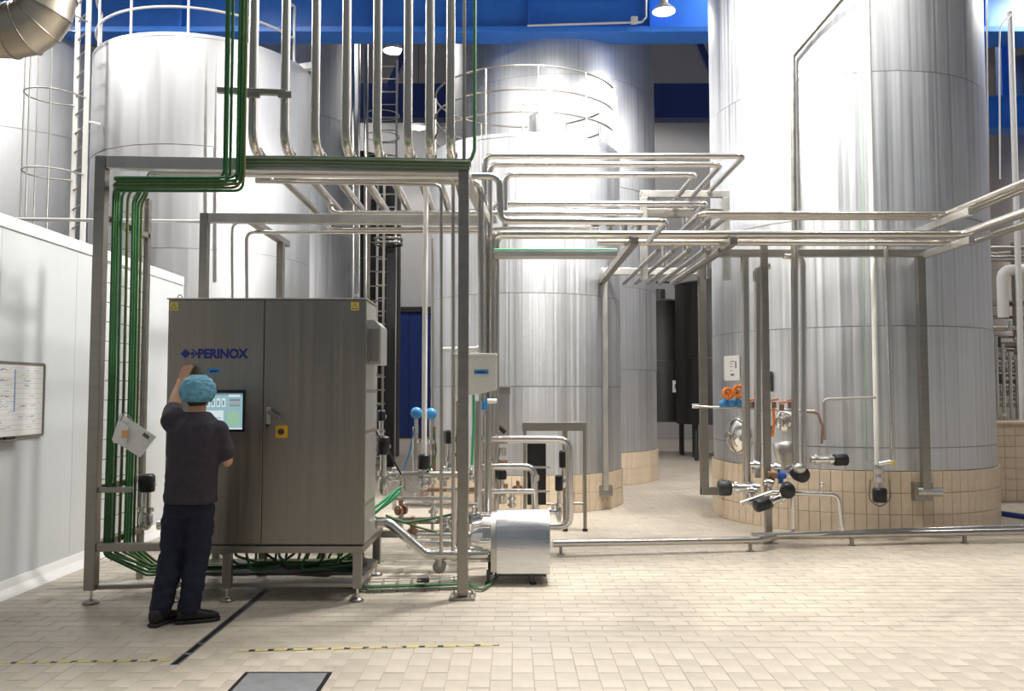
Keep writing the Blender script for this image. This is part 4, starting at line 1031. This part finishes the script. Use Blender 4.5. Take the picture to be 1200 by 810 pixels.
# pipe loops behind the pump
pipe('tall stainless pipe loop over the pump turning down beside the equipment stand', [P(560, 515, 8.6), P(667, 515, 8.6), P(668, 617, 8.6), P(630, 617, 8.6)], .037, 'pipe_bright', bend=.11, clamps=[(P(668, 580, 8.6), (0, 0, 1))])
pipe('middle stainless pipe loop turning down just above the pump', [P(560, 547, 8.4), P(626, 547, 8.4), P(627, 606, 8.4)], .034, 'pipe_bright', bend=.1, clamps=[(P(627, 560, 8.4), (0, 0, 1))])
pipe('straight stainless pipe just above the pump', [P(545, 576, 8.35), P(626, 576, 8.35)], .026, 'pipe_bright')
vp = pipe('vertical stainless pump discharge pipe next to the corner post', [P(572, 470, 7.9), P(572, 640, 7.9)], .034, 'pipe_steel', clamps=[(P(572, 612, 7.9), (0, 0, 1))])
vp = pipe('vertical stainless return pipe behind the pump discharge pipe', [P(560, 470, 8.2), P(560, 650, 8.2)], .036, 'pipe_steel')
valve('black capped valve between the pipe loops above the pump', 588, 556, 8.7, r=.05, h=.10, down=.22)
valve('small black capped valve beside the tall pipe loop', 655, 566, 8.9, r=.042, h=.16, down=.30)
valve('black capped valve mounted high beside the tall pipe loop', 660, 538, 9.1, r=.045, h=.18, down=.2)
# copper coil column behind
t = thing('heat_exchanger_column', 'small copper coloured fitting column left of the equipment stand', 'fitting', P(589, 600, 9.2))
for k in range(6):
    c = P(587, 520 + k * 14, 9.2); part(MB().cyl(c, c + V((0, 0, .08)), .06 if k % 2 else .075, n=16), 'coil_segment', 'copper' if k % 2 == 0 else 'pipe_bright', t)
o = MB().tube([P(577, 505, 9.0), P(582, 498, 9.0), P(588, 503, 9.0), P(592, 507, 9.0)], .025, n=8).build('hose_coupling', 'rubber'); tag(o, 'black hose coupling lying above the tall pipe loop', 'coupling')
# equipment stand
es = thing('equipment_stand', 'slim steel stand with a dark control panel before the railed tank', 'stand', (P(650, 620, 9.95).x, 9.95, 0))
for px in (615, 662, 685):
    a = P(px, 498, 9.95); w = .04 if px != 662 else .055
    part(MB().span((a.x - w / 2, 9.93, .03), (a.x + w / 2, 9.97, a.z)), 'leg', 'frame_steel', es, .003)
    part(MB().cyl((a.x, 9.95, 0), (a.x, 9.95, .03), .03, n=12), 'foot', 'rubber', es)
a, b_ = P(612, 495, 9.95), P(687, 505, 9.95)
part(MB().span((a.x, 9.91, b_.z), (b_.x, 9.99, a.z)), 'top_beam', 'frame_steel', es, .003)
a, b_ = P(618, 520, 9.97), P(640, 592, 9.97)
bx_ = part(MB().span((a.x, 9.98, b_.z), (b_.x, 10.2, a.z)), 'control_panel', 'black_plastic', es, .004)
for py in (549, 577): part(MB().span((a.x - .02, 9.95, P(630, py, 9.97).z), (b_.x + .05, 9.975, P(630, py, 9.97).z + .025)), 'cross_bar', 'frame_pale', es)
a, b_ = P(640, 591, 9.95), P(685, 590, 9.95)
part(MB().cyl(a, b_, .015, n=8), 'cross_bar', 'frame_steel', es)
a = P(587, 460, 10.6)
o = MB().span(P(579, 462, 10.6), P(598, 453, 10.75)).build('wall_bracket', 'frame_steel', None, .004); tag(o, 'dark steel bracket plate fixed to the railed tank', 'bracket')
o = MB().span(P(583, 520, 10.65), P(597, 462, 10.72)).build('bracket_sheet', 'pipe_bright', None, .004); tag(o, 'bright steel sheet hanging under the dark bracket plate', 'bracket')
# white wall box
wb = thing('wall_dispenser', 'white plastic box with blue label hung behind the corner post', 'dispenser', P(565, 462, 7.0))
x0, x1 = P(534, 440, 7.0).x, P(582, 440, 7.0).x; z0, z1, zm = P(560, 463, 7.0).z, P(560, 417, 7.0).z, P(560, 457, 7.0).z
part(MB().prism([(x0, z0), (P(555, 462, 7).x, z0), (x1, zm), (x1, z1), (x0, z1)], (0, 6.96, 0), (1, 0, 0), (0, 0, 1), (0, 1, 0), .14), 'body', 'white_plastic', wb, .01)
part(MB().span((x0 - .005, 6.95, z1), (x1 + .004, 7.11, z1 + .018)), 'lid', 'white_paint', wb, .005)
p = P(564, 436, 6.955)
lb = part(MB().box(p, (.115, .004, .034)), 'label_plate', 'sky_plastic', wb)
part(MB().box(p + V((0, -.003, -.002)), (.075, .002, .010)), 'label_print', 'brand_blue', lb)
a, b_ = P(518, 410, 7.35), P(559, 409, 7.35)
o = thing('tube_light', 'short white tube lamp housing fixed left of the corner post', 'lamp', a)
part(MB().cyl(a, b_, .022, n=14), 'tube', 'white_paint', o); part(MB().cyl(b_, b_ + V((.02, 0, 0)), .03, n=14), 'end_cap', 'white_plastic', o)
pipe('turquoise hose hanging below the white wall box', [P(555, 462, 7.1), P(555, 500, 7.1), P(553, 545, 7.1)], .012, 'hose_green', name='air_hose', cat='hose')
p = P(568, 473, 7.5)
t = thing('sensor_head', 'blue sensor head with white cap below the white wall box', 'sensor', p - V((0, 0, .1)))
part(MB().cyl(p - V((0, 0, .055)), p + V((0, 0, .055)), .028, n=16), 'head', 'sky_plastic', t); part(MB().cyl(p + V((.02, 0, .02)), p + V((.10, .03, .02)), .022, n=14), 'cap', 'white_paint', t)
part(MB().cyl(p - V((0, 0, .1)), p - V((0, 0, .055)), .012, n=8), 'stem', 'pipe_bright', t)
# ------------------------------------------------------------------ fittings at the foot of the tallest tank
hvalve('black ended chrome valve lying at the left edge of the tallest tank plinth', 849, 572, 9.15, (1, 0, .0), r=.085, h=.13, body=.30, head='dark_metal')
hvalve('black motor lying under the valve manifold before the plinth', 893, 591, 8.95, (1, .3, .25), r=.070, h=.16, body=.18)
hvalve('black motor facing out at the middle of the valve manifold', 923, 575, 8.9, (.3, 1, .05), r=.078, h=.14, body=.15)
hvalve('black motor with a pale cap at the foot of the pair of drop pipes', 938, 556, 9.0, (-.2, 1, .1), r=.080, h=.14, body=.15)
p = P(937, 549, 8.93); o = MB().sphere(p, (.07, .05, .055)).build('motor_cap', 'frame_pale'); tag(o, 'pale domed cap resting on the black motor', 'cap')
hvalve('green black valve lying sideways on the steel skirt of the tallest tank', 985, 539, 9.35, (-1, 0, 0), r=.065, h=.15, body=.25)
hv = valve('green black valve head hanging under the white conduit', 1031, 580, 9.35, r=.075, h=.15, down=.01)
pipe('stainless fitting stack between white conduit and its valve head', [P(1029, 545, 9.4), P(1030, 572, 9.38)], .045, 'pipe_bright', clamps=[(P(1029.5, 552, 9.39), (0, 0, 1)), (P(1029.5, 562, 9.39), (0, 0, 1))])
pipe('oval wire guard around the valve head on the plinth', [P(1020, 562, 9.42), P(1018, 585, 9.42), P(1031, 596, 9.42), P(1044, 585, 9.42), P(1042, 562, 9.42)], .008, 'frame_steel', bend=.1, cat='guard', name='wire_guard')
p = P(1046, 543, 9.13); o = MB().box(p, (.04, .04, .05)).build('pipe_clip', 'yellow_faded', None, .006); tag(o, 'small yellow clip at the end of the thin white drop pipe', 'clip')
p = P(963, 568, 9.05); t = thing('vent_valve', 'tiny chrome vent valve on the low manifold pipe', 'valve', P(963, 577, 9.05))
part(MB().cyl(P(963, 578, 9.05), p, .014, n=10), 'stem', 'chrome', t); part(MB().sphere(p, .026), 'knob', 'chrome', t)
# manways
def manway(label, px, py, r, dome):
    Y = surfY(px, *TR); p = P(px, py, Y); n = (V((p.x, p.y, 0)) - V((TR[0], TR[1], 0))).normalized()
    t = thing('manway_hatch', label, 'hatch', p - V((0, 0, r)))
    part(MB().lathe([(r * 1.15, -.06), (r * 1.15, .03), (r, .05), (r, .03)], p, 32, axis=n), 'neck_ring', 'pipe_bright', t)
    part(MB().lathe([(0, .05 + dome), (r * .5, .05 + dome * .8), (r * .98, .05)], p, 32, axis=n), 'cover', 'chrome', t)
    part(MB().tube([p + n * (.09 + dome) + V((0, 0, r * .9)), p + n * (.09 + dome) - V((0, 0, r * .9))], .014, n=8), 'clamp_bar', 'pipe_bright', t)
    part(MB().ring(p + n * (.10 + dome), .05, .01, axis=tuple(n), n=20), 'hand_wheel', 'frame_steel', t)
manway('round chrome manway hatch low on the tallest tank', 866, 511, .20, .06)
manway('smaller round chrome hatch beside the manway of the tallest tank', 920, 494, .105, .03)
p = P(919, 535, 9.6); o = MB().lathe([(0, -.16), (.05, -.16), (.11, .04), (.12, .14), (.06, .17), (0, .17)], p, 24).build('sight_funnel', 'frame_pale'); tag(o, 'pale grey cone shaped housing under the smaller chrome hatch', 'housing')
# notice sheet
Y = surfY(857, *TR) - .02; a, b_ = P(847, 446, Y), P(868, 417, Y)
nn = V(((a.x + b_.x) / 2, Y, 0)) - V((TR[0], TR[1], 0)); rz = math.atan2(nn.x, -nn.y)
t = thing('notice_sheet', 'white paper notice taped to the tallest tank', 'notice', ((a.x + b_.x) / 2, Y, a.z))
R_ = Matrix.Rotation(rz, 3, 'Z'); c = (a + b_) / 2
part(MB().box(c, ((b_.x - a.x) * 1.55, .005, b_.z - a.z), R_), 'sheet', 'paper', t)
for dz, dx, w_, h_ in ((.085, .02, .10, .008), (.055, -.01, .06, .006), (.02, .0, .07, .006), (-.03, -.01, .05, .006), (-.085, .02, .07, .025)):
    part(MB().box(c + R_ @ V((dx, -.004, dz)), (w_, .003, h_), R_), 'print_line', 'ink', t)
part(MB().box(c + R_ @ V((.10, -.004, .04)), (.022, .003, .09), R_), 'print_mark', 'ink', t)
p = P(903, 447, surfY(903, *TR) - .03); o = MB().box(p, (.035, .04, .24)).build('level_gauge', 'dark_metal', None, .01); tag(o, 'narrow dark gauge strip on the tallest tank beside the support post', 'gauge')
# hose rail with orange valves
rail = pipe('thin horizontal rail carrying the orange hand valves', [P(812, 476, 9.75), P(830, 477, 9.7), P(955, 482, 9.5)], .013, 'frame_pale')
part(MB().box(P(815, 476, 9.75), (.07, .03, .05)), 'end_tag', 'paper', rail, .003)
for k, (px, py, r) in enumerate(((853, 461, .052), (866, 459, .062))):
    p = P(px, py, 9.62)
    t = thing('hand_valve', 'orange hand wheel valve under the paper notice', 'valve', p - V((0, 0, .12)), 'orange hand wheel valves')
    part(MB().ring(p, r, .02, axis=(.2, -1, .2), n=24), 'hand_wheel', 'orange_plastic', t)
    for q in range(3):
        an = q * 2.09 + .4 * k; part(MB().cyl(p, p + V((math.cos(an) * r, 0, math.sin(an) * r)), .012, n=8), 'spoke', 'orange_plastic', t)
    part(MB().cyl(p, p + V((0, .1, -.02)), .02, n=10), 'hub', 'dark_metal', t)
    part(MB().cyl(p + V((0, .06, -.14)), p + V((0, .06, 0)), .028, n=12), 'valve_body', 'sky_plastic', t)
for k, px in enumerate((848, 858, 868)):
    p = P(px, 473, 9.66); o = MB().sphere(p, (.055, .04, .045)).cyl(p, p + V((0, .08, -.02)), .025, n=10).build('hose_end', 'sky_plastic'); tag(o, 'blue hose end hanging on the rail under the orange valves', 'hose end', 'blue hose ends')
for k, px in enumerate((881, 898, 907, 916, 926)):
    p = P(px, 473 + (k % 2) * 3, 9.55)
    t = thing('hand_valve', 'small faded orange valve in the row on the thin rail', 'valve', p - V((0, 0, .05)), 'small faded orange valves')
    part(MB().cyl(p - V((0, 0, .05)), p + V((0, 0, .02)), .026, n=12), 'valve_body', 'copper', t); part(MB().beam(p + V((-.04, -.01, .035)), p + V((.05, -.01, .045)), .02, .02), 'lever', 'orange_plastic', t, .004)
pipe('orange hose hanging below the row of small orange valves', [P(906, 478, 9.5), P(907, 495, 9.5), P(905, 512, 9.5)], .014, 'orange_plastic', name='air_hose', cat='hose')
for k, (px, py, m) in enumerate(((884, 545, 'chrome'), (908, 548, 'chrome'), (915, 557, 'blue_plastic'), (905, 556, 'copper'), (900, 566, 'pipe_bright'), (880, 575, 'chrome'))):
    p = P(px, py, 9.2 - .02 * k)
    o = MB().cyl(p - V((.05, 0, 0)), p + V((.05, 0, 0)), .038, n=14).cyl(p - V((.02, 0, 0)), p + V((.02, 0, 0)), .052, n=14).cyl(p - V((0, 0, .09)), p, .025, n=10).build('pipe_fitting', m); tag(o, ['chrome pipe fitting by the thick drop pipe', 'chrome pipe fitting under the gauge strip', 'blue pipe fitting among the manifold valves', 'copper pipe fitting among the manifold valves', 'pale pipe fitting above the low manifold', 'chrome pipe fitting between plinth valve and support post'][k], 'pipe fitting')
pipe('dark cable hanging between manway and manifold', [P(905, 500, 9.6), P(900, 520, 9.5), P(898, 548, 9.3)], .014, 'rubber', bend=.1, name='cable', cat='cable')
# ------------------------------------------------------------------ right edge background
lw = thing('wall_low', 'low beige tiled wall below the pipe rack', 'wall', (8.0, 12.7, 0), kind='structure')
part(MB().span((P(1100, 500, 12.6).x, 12.62, 0), (16.6, 13.0, 1.13)), 'core', 'grout_plinth', lw)
part(MB().span((P(1100, 500, 12.6).x, 12.55, 1.13), (16.6, 13.05, 1.17)), 'coping', 'tile_plinth', lw, .005)
tw0 = .16; src = None
for i in range(14):
    for j in range(7):
        x = 6.6 + i * tw0; z = .006 + j * tw0
        if src is None: src = part(MB().span((x + .003, 12.608, z + .003), (x + tw0 - .003, 12.625, z + tw0 - .003)), 'tile', 'tile_plinth', lw)
        else: share(src, (x + tw0 / 2, 12.6165, z + .003), lw)
pipe('dark blue hose lying on the floor before the low tiled wall', [G(1120, 596, .03), G(1160, 600, .03), G(1230, 610, .03)], .035, 'navy_paint', name='floor_hose', cat='hose', bend=.3)
pipe('white insulated pipe elbow over the pipe rack', [P(1240, 314, 13.6), P(1174, 317, 13.6), P(1176, 372, 13.6)], .085, 'white_paint', bend=.16, n=16)
rk = thing('valve_rack', 'crowded stainless pipe rack above the low tiled wall', 'pipe rack', (9, 13.8, 1.17))
for px in (1158, 1187, 1215):
    a = P(px, 285, 14.1); part(MB().span((a.x - .03, 14.07, 1.17), (a.x + .03, 14.13, a.z)), 'post', 'frame_steel', rk)
for k, py in enumerate((291, 303, 385, 404, 419, 433, 447, 461, 475)):
    a = P(1150, py, 13.9 + .1 * (k % 2)); r = .055 if k % 2 else .04
    part(MB().cyl(a, a + V((2.2, 0, 0)), r, n=12), 'pipe', 'pipe_steel' if k % 3 else 'frame_steel', rk)
    if k > 1:
        for q in range(4):
            c = a + V((.25 + .32 * q + .09 * (k % 3), -.04, .06)); part(MB().cyl(c - V((0, 0, .10)), c + V((0, 0, .06)), .045, n=10), 'valve', 'chrome' if (q + k) % 3 else 'dark_metal', rk)
for py, r in ((356, .05), (297, .02), (372, .03), (395, .025), (411, .03), (426, .022), (440, .03), (454, .025), (468, .03)):
    a = P(1150, py, 14.2); part(MB().cyl(a, a + V((2.2, 0, 0)), r, n=10), 'pipe', 'pipe_steel', rk)
for k in range(5):
    a = P(1161 + 8 * k, 470, 13.8); part(MB().cyl((a.x, 13.8, 1.17), (a.x, 13.8, P(1161, 385 + 9 * k, 13.8).z), .03, n=10), 'riser', 'pipe_bright', rk)
part(MB().beam(P(1160, 478, 13.2), P(1178, 486, 13.0), .05, .05), 'brace', 'pipe_bright', rk); part(MB().beam(P(1164, 478, 13.2), P(1156, 486, 13.0), .05, .05), 'brace', 'pipe_bright', rk)
# ------------------------------------------------------------------ things on the partition wall and post
wbz0, wbz1, wy0, wy1 = 1.245, 1.835, 5.9, 7.27
wb = thing('whiteboard', 'whiteboard with ruled lines and faint handwriting on the partition wall', 'whiteboard', (-3.99, 6.6, wbz0))
part(MB().span((-4.0, wy0, wbz0), (-3.985, wy1, wbz1)), 'board', 'paper', wb)
for a, b_ in (((wy0, wbz0 - .012), (wy1, wbz0 + .008)), ((wy0, wbz1 - .008), (wy1, wbz1 + .012)), ((wy0 - .01, wbz0), (wy0 + .01, wbz1)), ((wy1 - .012, wbz0), (wy1 + .01, wbz1))):
    part(MB().span((-4.0, a[0], a[1]), (-3.975, b_[0], b_[1])), 'frame', 'frame_steel', wb, .003)
for k in range(13):
    z = wbz0 + .05 + k * .042; part(MB().span((-3.9852, wy0, z), (-3.9842, wy1 - .012, z + .003)), 'ruled_line', 'rule_blue', wb)
part(MB().span((-3.9852, 6.84, wbz0 + .2), (-3.984, 6.855, wbz1 - .05)), 'ruled_line', 'ink_blue', wb)
for k in range(46):
    z = wbz0 + .06 + random.randrange(12) * .042; y = random.choice([random.uniform(6.55, 6.76), random.uniform(6.9, 7.12)]); l_ = random.uniform(.03, .13)
    pts = [(-3.9843, y + l_ * i / 6, z + .012 + random.uniform(-.008, .012)) for i in range(7)]
    part(MB().tube(pts, .0016, n=4, bend=0), 'handwriting', random.choice(['ink_blue', 'ink_blue', 'ink_red', 'ink_orange', 'label_blue']), wb)
part(MB().span((-3.985, wy0 + .2, wbz0 - .03), (-3.93, wy1 - .35, wbz0 - .015)), 'pen_tray', 'frame_steel', wb, .003)
o = MB().cyl((-3.955, 6.68, wbz0 - .003), (-3.955, 6.81, wbz0 - .003), .012, n=10).build('marker_pen', 'black_plastic'); tag(o, 'black marker pen lying in the whiteboard tray', 'pen')
# paper sleeves hanging on the frame post
for k, (pp, Y, lab) in enumerate((([(141, 484), (183, 512), (164, 536), (131, 516)], 6.46, 'tilted paper in a clear sleeve hung on the frame post'), ([(140, 493), (150, 500), (148, 521), (132, 519)], 6.43, 'folded paper with an orange stamp hung over the tilted sleeve'))):
    q = [P(x, y, Y + .004 * i) for i, (x, y) in enumerate(pp)]
    t = thing('paper_sleeve', lab, 'paper', q[3])
    part(MB().add(q + [p + V((0, .006, 0)) for p in q], [(0, 1, 2, 3), (7, 6, 5, 4), (0, 4, 5, 1), (1, 5, 6, 2), (2, 6, 7, 3), (3, 7, 4, 0)]), 'sheet', 'paper', t)
    if k == 0:
        part(MB().box(P(171, 511, Y - .004), (.05, .004, .025), Matrix.Rotation(.6, 3, 'Y')), 'print_block', 'ink', t)
        part(MB().tube([P(139, 498, Y), P(146, 482, Y), P(156, 494, Y)], .004, n=6), 'hanger', 'frame_steel', t)
    else: part(MB().box(P(146, 509, Y - .006), (.045, .003, .06)), 'stamp', 'ink_orange', t)
# small fittings crowding the skid
spots = [(462, 560, 7.9), (476, 566, 8.0), (470, 598, 7.8), (487, 590, 8.2), (505, 561, 8.1), (520, 558, 8.0), (537, 584, 8.1), (508, 604, 7.8), (523, 616, 7.7), (541, 622, 7.5), (484, 617, 7.6), (555, 605, 7.9), (552, 560, 8.3), (600, 588, 8.6), (607, 574, 8.7), (648, 600, 8.9)]
for k, (px, py, Y) in enumerate(spots):
    p = P(px, py, Y); d = (V((1, 0, 0)), V((0, 0, 1)), V((.6, .8, 0)))[k % 3]
    o = MB().cyl(p - d * .06, p + d * .06, .028, n=12).cyl(p - d * .045, p - d * .02, .045, n=12).cyl(p + d * .02, p + d * .045, .045, n=12).cyl(p, p + V((0, 0, .07)), .018, n=8).sphere(p + V((0, 0, .075)), .02).build('pipe_fitting', ['chrome', 'pipe_bright', 'copper', 'chrome'][k % 4])
    tag(o, ['shiny chrome', 'dull steel', 'copper brown', 'shiny chrome'][k % 4] + ' clamped pipe fitting among the crowded skid pipes', 'pipe fitting', ['chrome', 'steel', 'copper', 'chrome'][k % 4] + ' fittings of the crowded skid')
for k, (pa, pb, pc) in enumerate((((440, 505, 7.5), (456, 530, 7.6), (470, 556, 7.8)), ((487, 495, 8.0), (480, 530, 8.0), (470, 560, 7.9)), ((527, 520, 8.2), (540, 545, 8.2), (537, 580, 8.0)), ((505, 492, 8.0), (512, 530, 8.1), (500, 560, 8.0)))):
    o = MB().tube([P(*pa), P(*pb), P(*pc)], .008, n=6, bend=.15).build('cable', ['rubber', 'sky_plastic', 'cable_olive', 'cable_green'][k]); tag(o, ['black lead looping down from the cabinet side sensor', 'blue lead looping from the blue sensor head by the blue door', 'olive lead looping behind the thin drop lines', 'green lead hanging from the sensor right of the white pole'][k], 'cable')
# ------------------------------------------------------------------ the operator
PO = V((P(218, 700, 6.05).x, 6.05, 0))
pers = thing('person', 'person in blue hairnet, dark T-shirt and navy trousers working at the touch screen', 'person', PO)
def fuse(mb, name, material, voxel, smooth_it=6, disp=0, dscale=8):
    """fuse overlapping closed shapes into one continuous surface"""
    me = bpy.data.meshes.new(name); me.from_pydata(mb.v, [], mb.f)
    bm = bmesh.new(); bm.from_mesh(me); bmesh.ops.recalc_face_normals(bm, faces=bm.faces); bm.to_mesh(me); bm.free()
    o = bpy.data.objects.new(name, me); COL.objects.link(o)
    m = o.modifiers.new('r', 'REMESH'); m.mode = 'VOXEL'; m.voxel_size = voxel
    if smooth_it: m = o.modifiers.new('s', 'SMOOTH'); m.factor = .5; m.iterations = smooth_it
    bpy.context.view_layer.update()
    m2 = bpy.data.meshes.new_from_object(o.evaluated_get(bpy.context.evaluated_depsgraph_get()))
    bpy.data.objects.remove(o); bpy.data.meshes.remove(me)
    if disp:
        ns = [v.normal.copy() for v in m2.vertices]
        for v, n in zip(m2.vertices, ns):
            p = v.co
            d = noise.noise(V((p.x * dscale, p.y * dscale, p.z * dscale * 1.6))) + .5 * noise.noise(V((p.x * dscale * 2.3 + 4, p.y * dscale * 2.3, p.z * dscale * 3.1)))
            v.co = p + n * d * disp
    m2.polygons.foreach_set('use_smooth', [True] * len(m2.polygons))
    m2.materials.clear(); m2.materials.append(M[material])
    q = bpy.data.objects.new(name, m2); COL.objects.link(q); q.parent = pers; WL[q] = PO
    return q
def closed_loft(mb, rings, n=20):     # rings: (center, rx, ry, tilt) horizontal ellipses
    vs = []
    for c, rx, ry in rings:
        c = V(c); vs += [c + V((rx * math.cos(2 * pi * i / n), ry * math.sin(2 * pi * i / n), 0)) for i in range(n)]
    fs = []
    for j in range(len(rings) - 1): fs += [(j * n + i, j * n + (i + 1) % n, (j + 1) * n + (i + 1) % n, (j + 1) * n + i) for i in range(n)]
    fs += [tuple(range(n - 1, -1, -1)), tuple(range((len(rings) - 1) * n, len(rings) * n))]
    mb.add(vs, fs)
def limb(mb, pts):                   # chain of (point, radius): tapered closed segments with round joints
    for (p, r), (q, s_) in zip(pts[:-1], pts[1:]): mb.cyl(p, q, r, s_, n=16)
    for p, r in pts: mb.sphere(p, r, 16, 10)
# key joints (x right, y towards the cabinet, z up)
NK = V((.045, .03, 1.47)); HD = V((.038, .06, 1.595))
SL, EL, WLh = V((-.125, .02, 1.40)), V((-.215, .24, 1.485)), V((-.235, .425, 1.675))
SR, ER, WR = V((.205, .0, 1.335)), V((.255, .03, 1.115)), V((.185, .26, 1.11))
HL, KL, AL = V((-.065, .0, .88)), V((-.115, .03, .48)), V((-.150, -.06, .10))
HR, KR, AR = V((.095, .0, .88)), V((.06, .05, .48)), V((.03, -.02, .10))
body = MB()
closed_loft(body, [((.015, 0, .80), .14, .095), ((.02, 0, .95), .15, .10), ((.03, 0, 1.1), .14, .095), ((.045, 0, 1.28), .165, .105), ((.05, .005, 1.38), .15, .09), ((.055, .01, 1.44), .07, .06)])
limb(body, [(V((.055, .01, 1.42)), .06), (NK, .055), (HD + V((0, -.01, -.07)), .058)])
body.sphere(HD, (.078, .098, .112), 20, 14)
body.sphere(HD + V((0, .03, -.055)), (.058, .065, .06))        # jaw
body.sphere(HD + V((0, .098, -.012)), (.012, .018, .018))      # nose
body.sphere(HD + V((0, .085, -.055)), (.022, .012, .007))      # lips
for s_ in (-1, 1): body.sphere(HD + V((s_ * .08, -.005, -.005)), (.010, .022, .033))
limb(body, [(SL, .056), (SL.lerp(EL, .5), .050), (EL, .042)]); limb(body, [(EL, .043), (EL.lerp(WLh, .35), .043), (WLh, .029)])
limb(body, [(SR, .056), (SR.lerp(ER, .5), .050), (ER, .042)]); limb(body, [(ER, .043), (ER.lerp(WR, .35), .042), (WR, .029)])
limb(body, [(HL, .085), (KL, .06), (AL, .042)]); limb(body, [(HR, .085), (KR, .06), (AR, .042)])
def hand(mb, w, fwd, side, palmn, curl):
    fwd = V(fwd).normalized(); side = (V(side) - fwd * V(side).dot(fwd)).normalized(); nrm = V(palmn).normalized()
    c = w + fwd * .05
    for t in (-.028, -.01, .01, .028): limb(mb, [(w + side * t * .6, .017), (w + fwd * .088 + side * t, .0145)])
    for i, (t, L) in enumerate(((-.032, .072), (-.011, .082), (.011, .076), (.032, .060))):
        p = w + fwd * .088 + side * t; d = fwd.copy(); pts = [(p, .0095)]
        for k in range(3):
            d = (d + nrm * curl * (.5 + .4 * k)).normalized(); p = p + d * L * (.45, .32, .25)[k]; pts.append((p, (.0088, .008, .0068)[k]))
        limb(mb, pts)
    p = w + fwd * .025 - side * .03; q = p + (fwd * .55 - side * .75 + nrm * .25).normalized() * .048
    limb(mb, [(p, .0145), (q, .011), (q + (fwd * .85 - side * .3 + nrm * .35).normalized() * .034, .0085)])
hand(body, WLh, (.20, .42, .88), (-.9, .1, .2), (.1, .75, -.4), .22)
hand(body, WR, (-.25, .9, .22), (.9, .25, .1), (0, .1, -1), .35)
bo = fuse(body, 'body', 'skin', .0055, 3)
# hair below the net
hm = MB(); hm.sphere(HD + V((0, -.030, -.012)), (.084, .082, .098), 20, 14)
fuse(hm, 'hair', 'hair', .008, 2)
for s_ in (-1, 1):
    e_ = MB().sphere(HD + V((s_ * .031, .088, .008)), .011); q = e_.build('eye', 'white_paint'); q.parent = pers; WL[q] = WL[q] + PO
# hairnet
hn = MB(); closed_loft(hn, [(HD + V((0, -.022, -.058)), .088, .098), (HD + V((0, -.024, -.04)), .112, .122), (HD + V((0, -.022, .01)), .126, .136), (HD + V((0, -.018, .06)), .118, .130), (HD + V((0, -.015, .10)), .092, .104), (HD + V((0, -.01, .128)), .05, .06)], 28)
fuse(hn, 'hairnet', 'hairnet', .007, 5, disp=.006, dscale=34)
rb_ = MB().ring(HD + V((0, -.022, -.057)), .092, .006, n=40); q = rb_.build('hairnet_band', 'hairnet'); q.parent = pers
# T-shirt
sh = MB()
closed_loft(sh, [((.022, -.005, .825), .188, .140), ((.022, -.005, .92), .184, .136), ((.03, -.01, 1.06), .176, .132), ((.04, -.012, 1.2), .190, .138), ((.047, -.01, 1.30), .200, .136), ((.05, 0, 1.38), .185, .115), ((.055, .008, 1.43), .12, .085), ((.06, .015, 1.465), .068, .066)], 28)
limb(sh, [(V((.0, .0, 1.37)), .085), (SL, .085), (SL.lerp(EL, .5), .074), (SL.lerp(EL, .74), .072)])
limb(sh, [(V((.10, .0, 1.33)), .09), (SR, .072), (SR.lerp(ER, .5), .071), (SR.lerp(ER, .74), .070)])
fuse(sh, 'tshirt', 'shirt', .010, 14, disp=.0075, dscale=9)
# trousers
tr_m = MB()
closed_loft(tr_m, [((.016, 0, .74), .165, .120), ((.018, 0, .82), .160, .112), ((.02, 0, .94), .150, .10)], 24)
for H_, K_, A_ in ((HL, KL, AL), (HR, KR, AR)):
    limb(tr_m, [(H_ + V((0, -.005, -.09)), .096), (H_.lerp(K_, .5), .098), (K_, .083), (K_.lerp(A_, .5), .080), (A_ + V((0, 0, .01)), .074)])
tq = fuse(tr_m, 'trousers', 'trousers', .011, 5, disp=.010, dscale=11)
# shoes
def shoe(c, ang, L=.285):
    R = Matrix.Rotation(ang, 3, 'Z'); c = V(c)
    def loft(rows, nm, m):
        mb = MB(); n = 16; vs = []
        for y, w_, z0, z1 in rows:
            for i in range(n):
                t = 2 * pi * i / n; cx_, cz_ = math.cos(t), math.sin(t)
                vs.append(c + R @ V((w_ * (abs(cx_) ** .7) * (1 if cx_ > 0 else -1), y, (z0 + z1) / 2 + (z1 - z0) / 2 * (abs(cz_) ** .7) * (1 if cz_ > 0 else -1))))
        fs = []
        for j in range(len(rows) - 1): fs += [(j * n + i, j * n + (i + 1) % n, (j + 1) * n + (i + 1) % n, (j + 1) * n + i) for i in range(n)]
        fs += [tuple(range(n - 1, -1, -1)), tuple(range((len(rows) - 1) * n, len(rows) * n))]
        mb.add(vs, fs, True); q = mb.build(nm, m); q.parent = pers; return q
    u = loft([(-.085, .025, .022, .085), (-.075, .038, .02, .115), (-.03, .044, .02, .125), (.03, .045, .02, .115), (.09, .050, .02, .082), (.15, .052, .02, .068), (.185, .040, .02, .056), (.2, .018, .024, .044)], 'shoe', 'shoe')
    s_ = loft([(-.09, .028, 0, .026), (-.08, .042, 0, .028), (0, .046, 0, .028), (.09, .054, 0, .028), (.15, .056, 0, .028), (.19, .042, 0, .028), (.208, .02, .004, .026)], 'sole', 'rubber')
    s_.parent = u; s_.location = s_.location - u.location
shoe((AL.x, AL.y - .01, 0), -.25); shoe((AR.x + .0, AR.y, 0), -1.15)
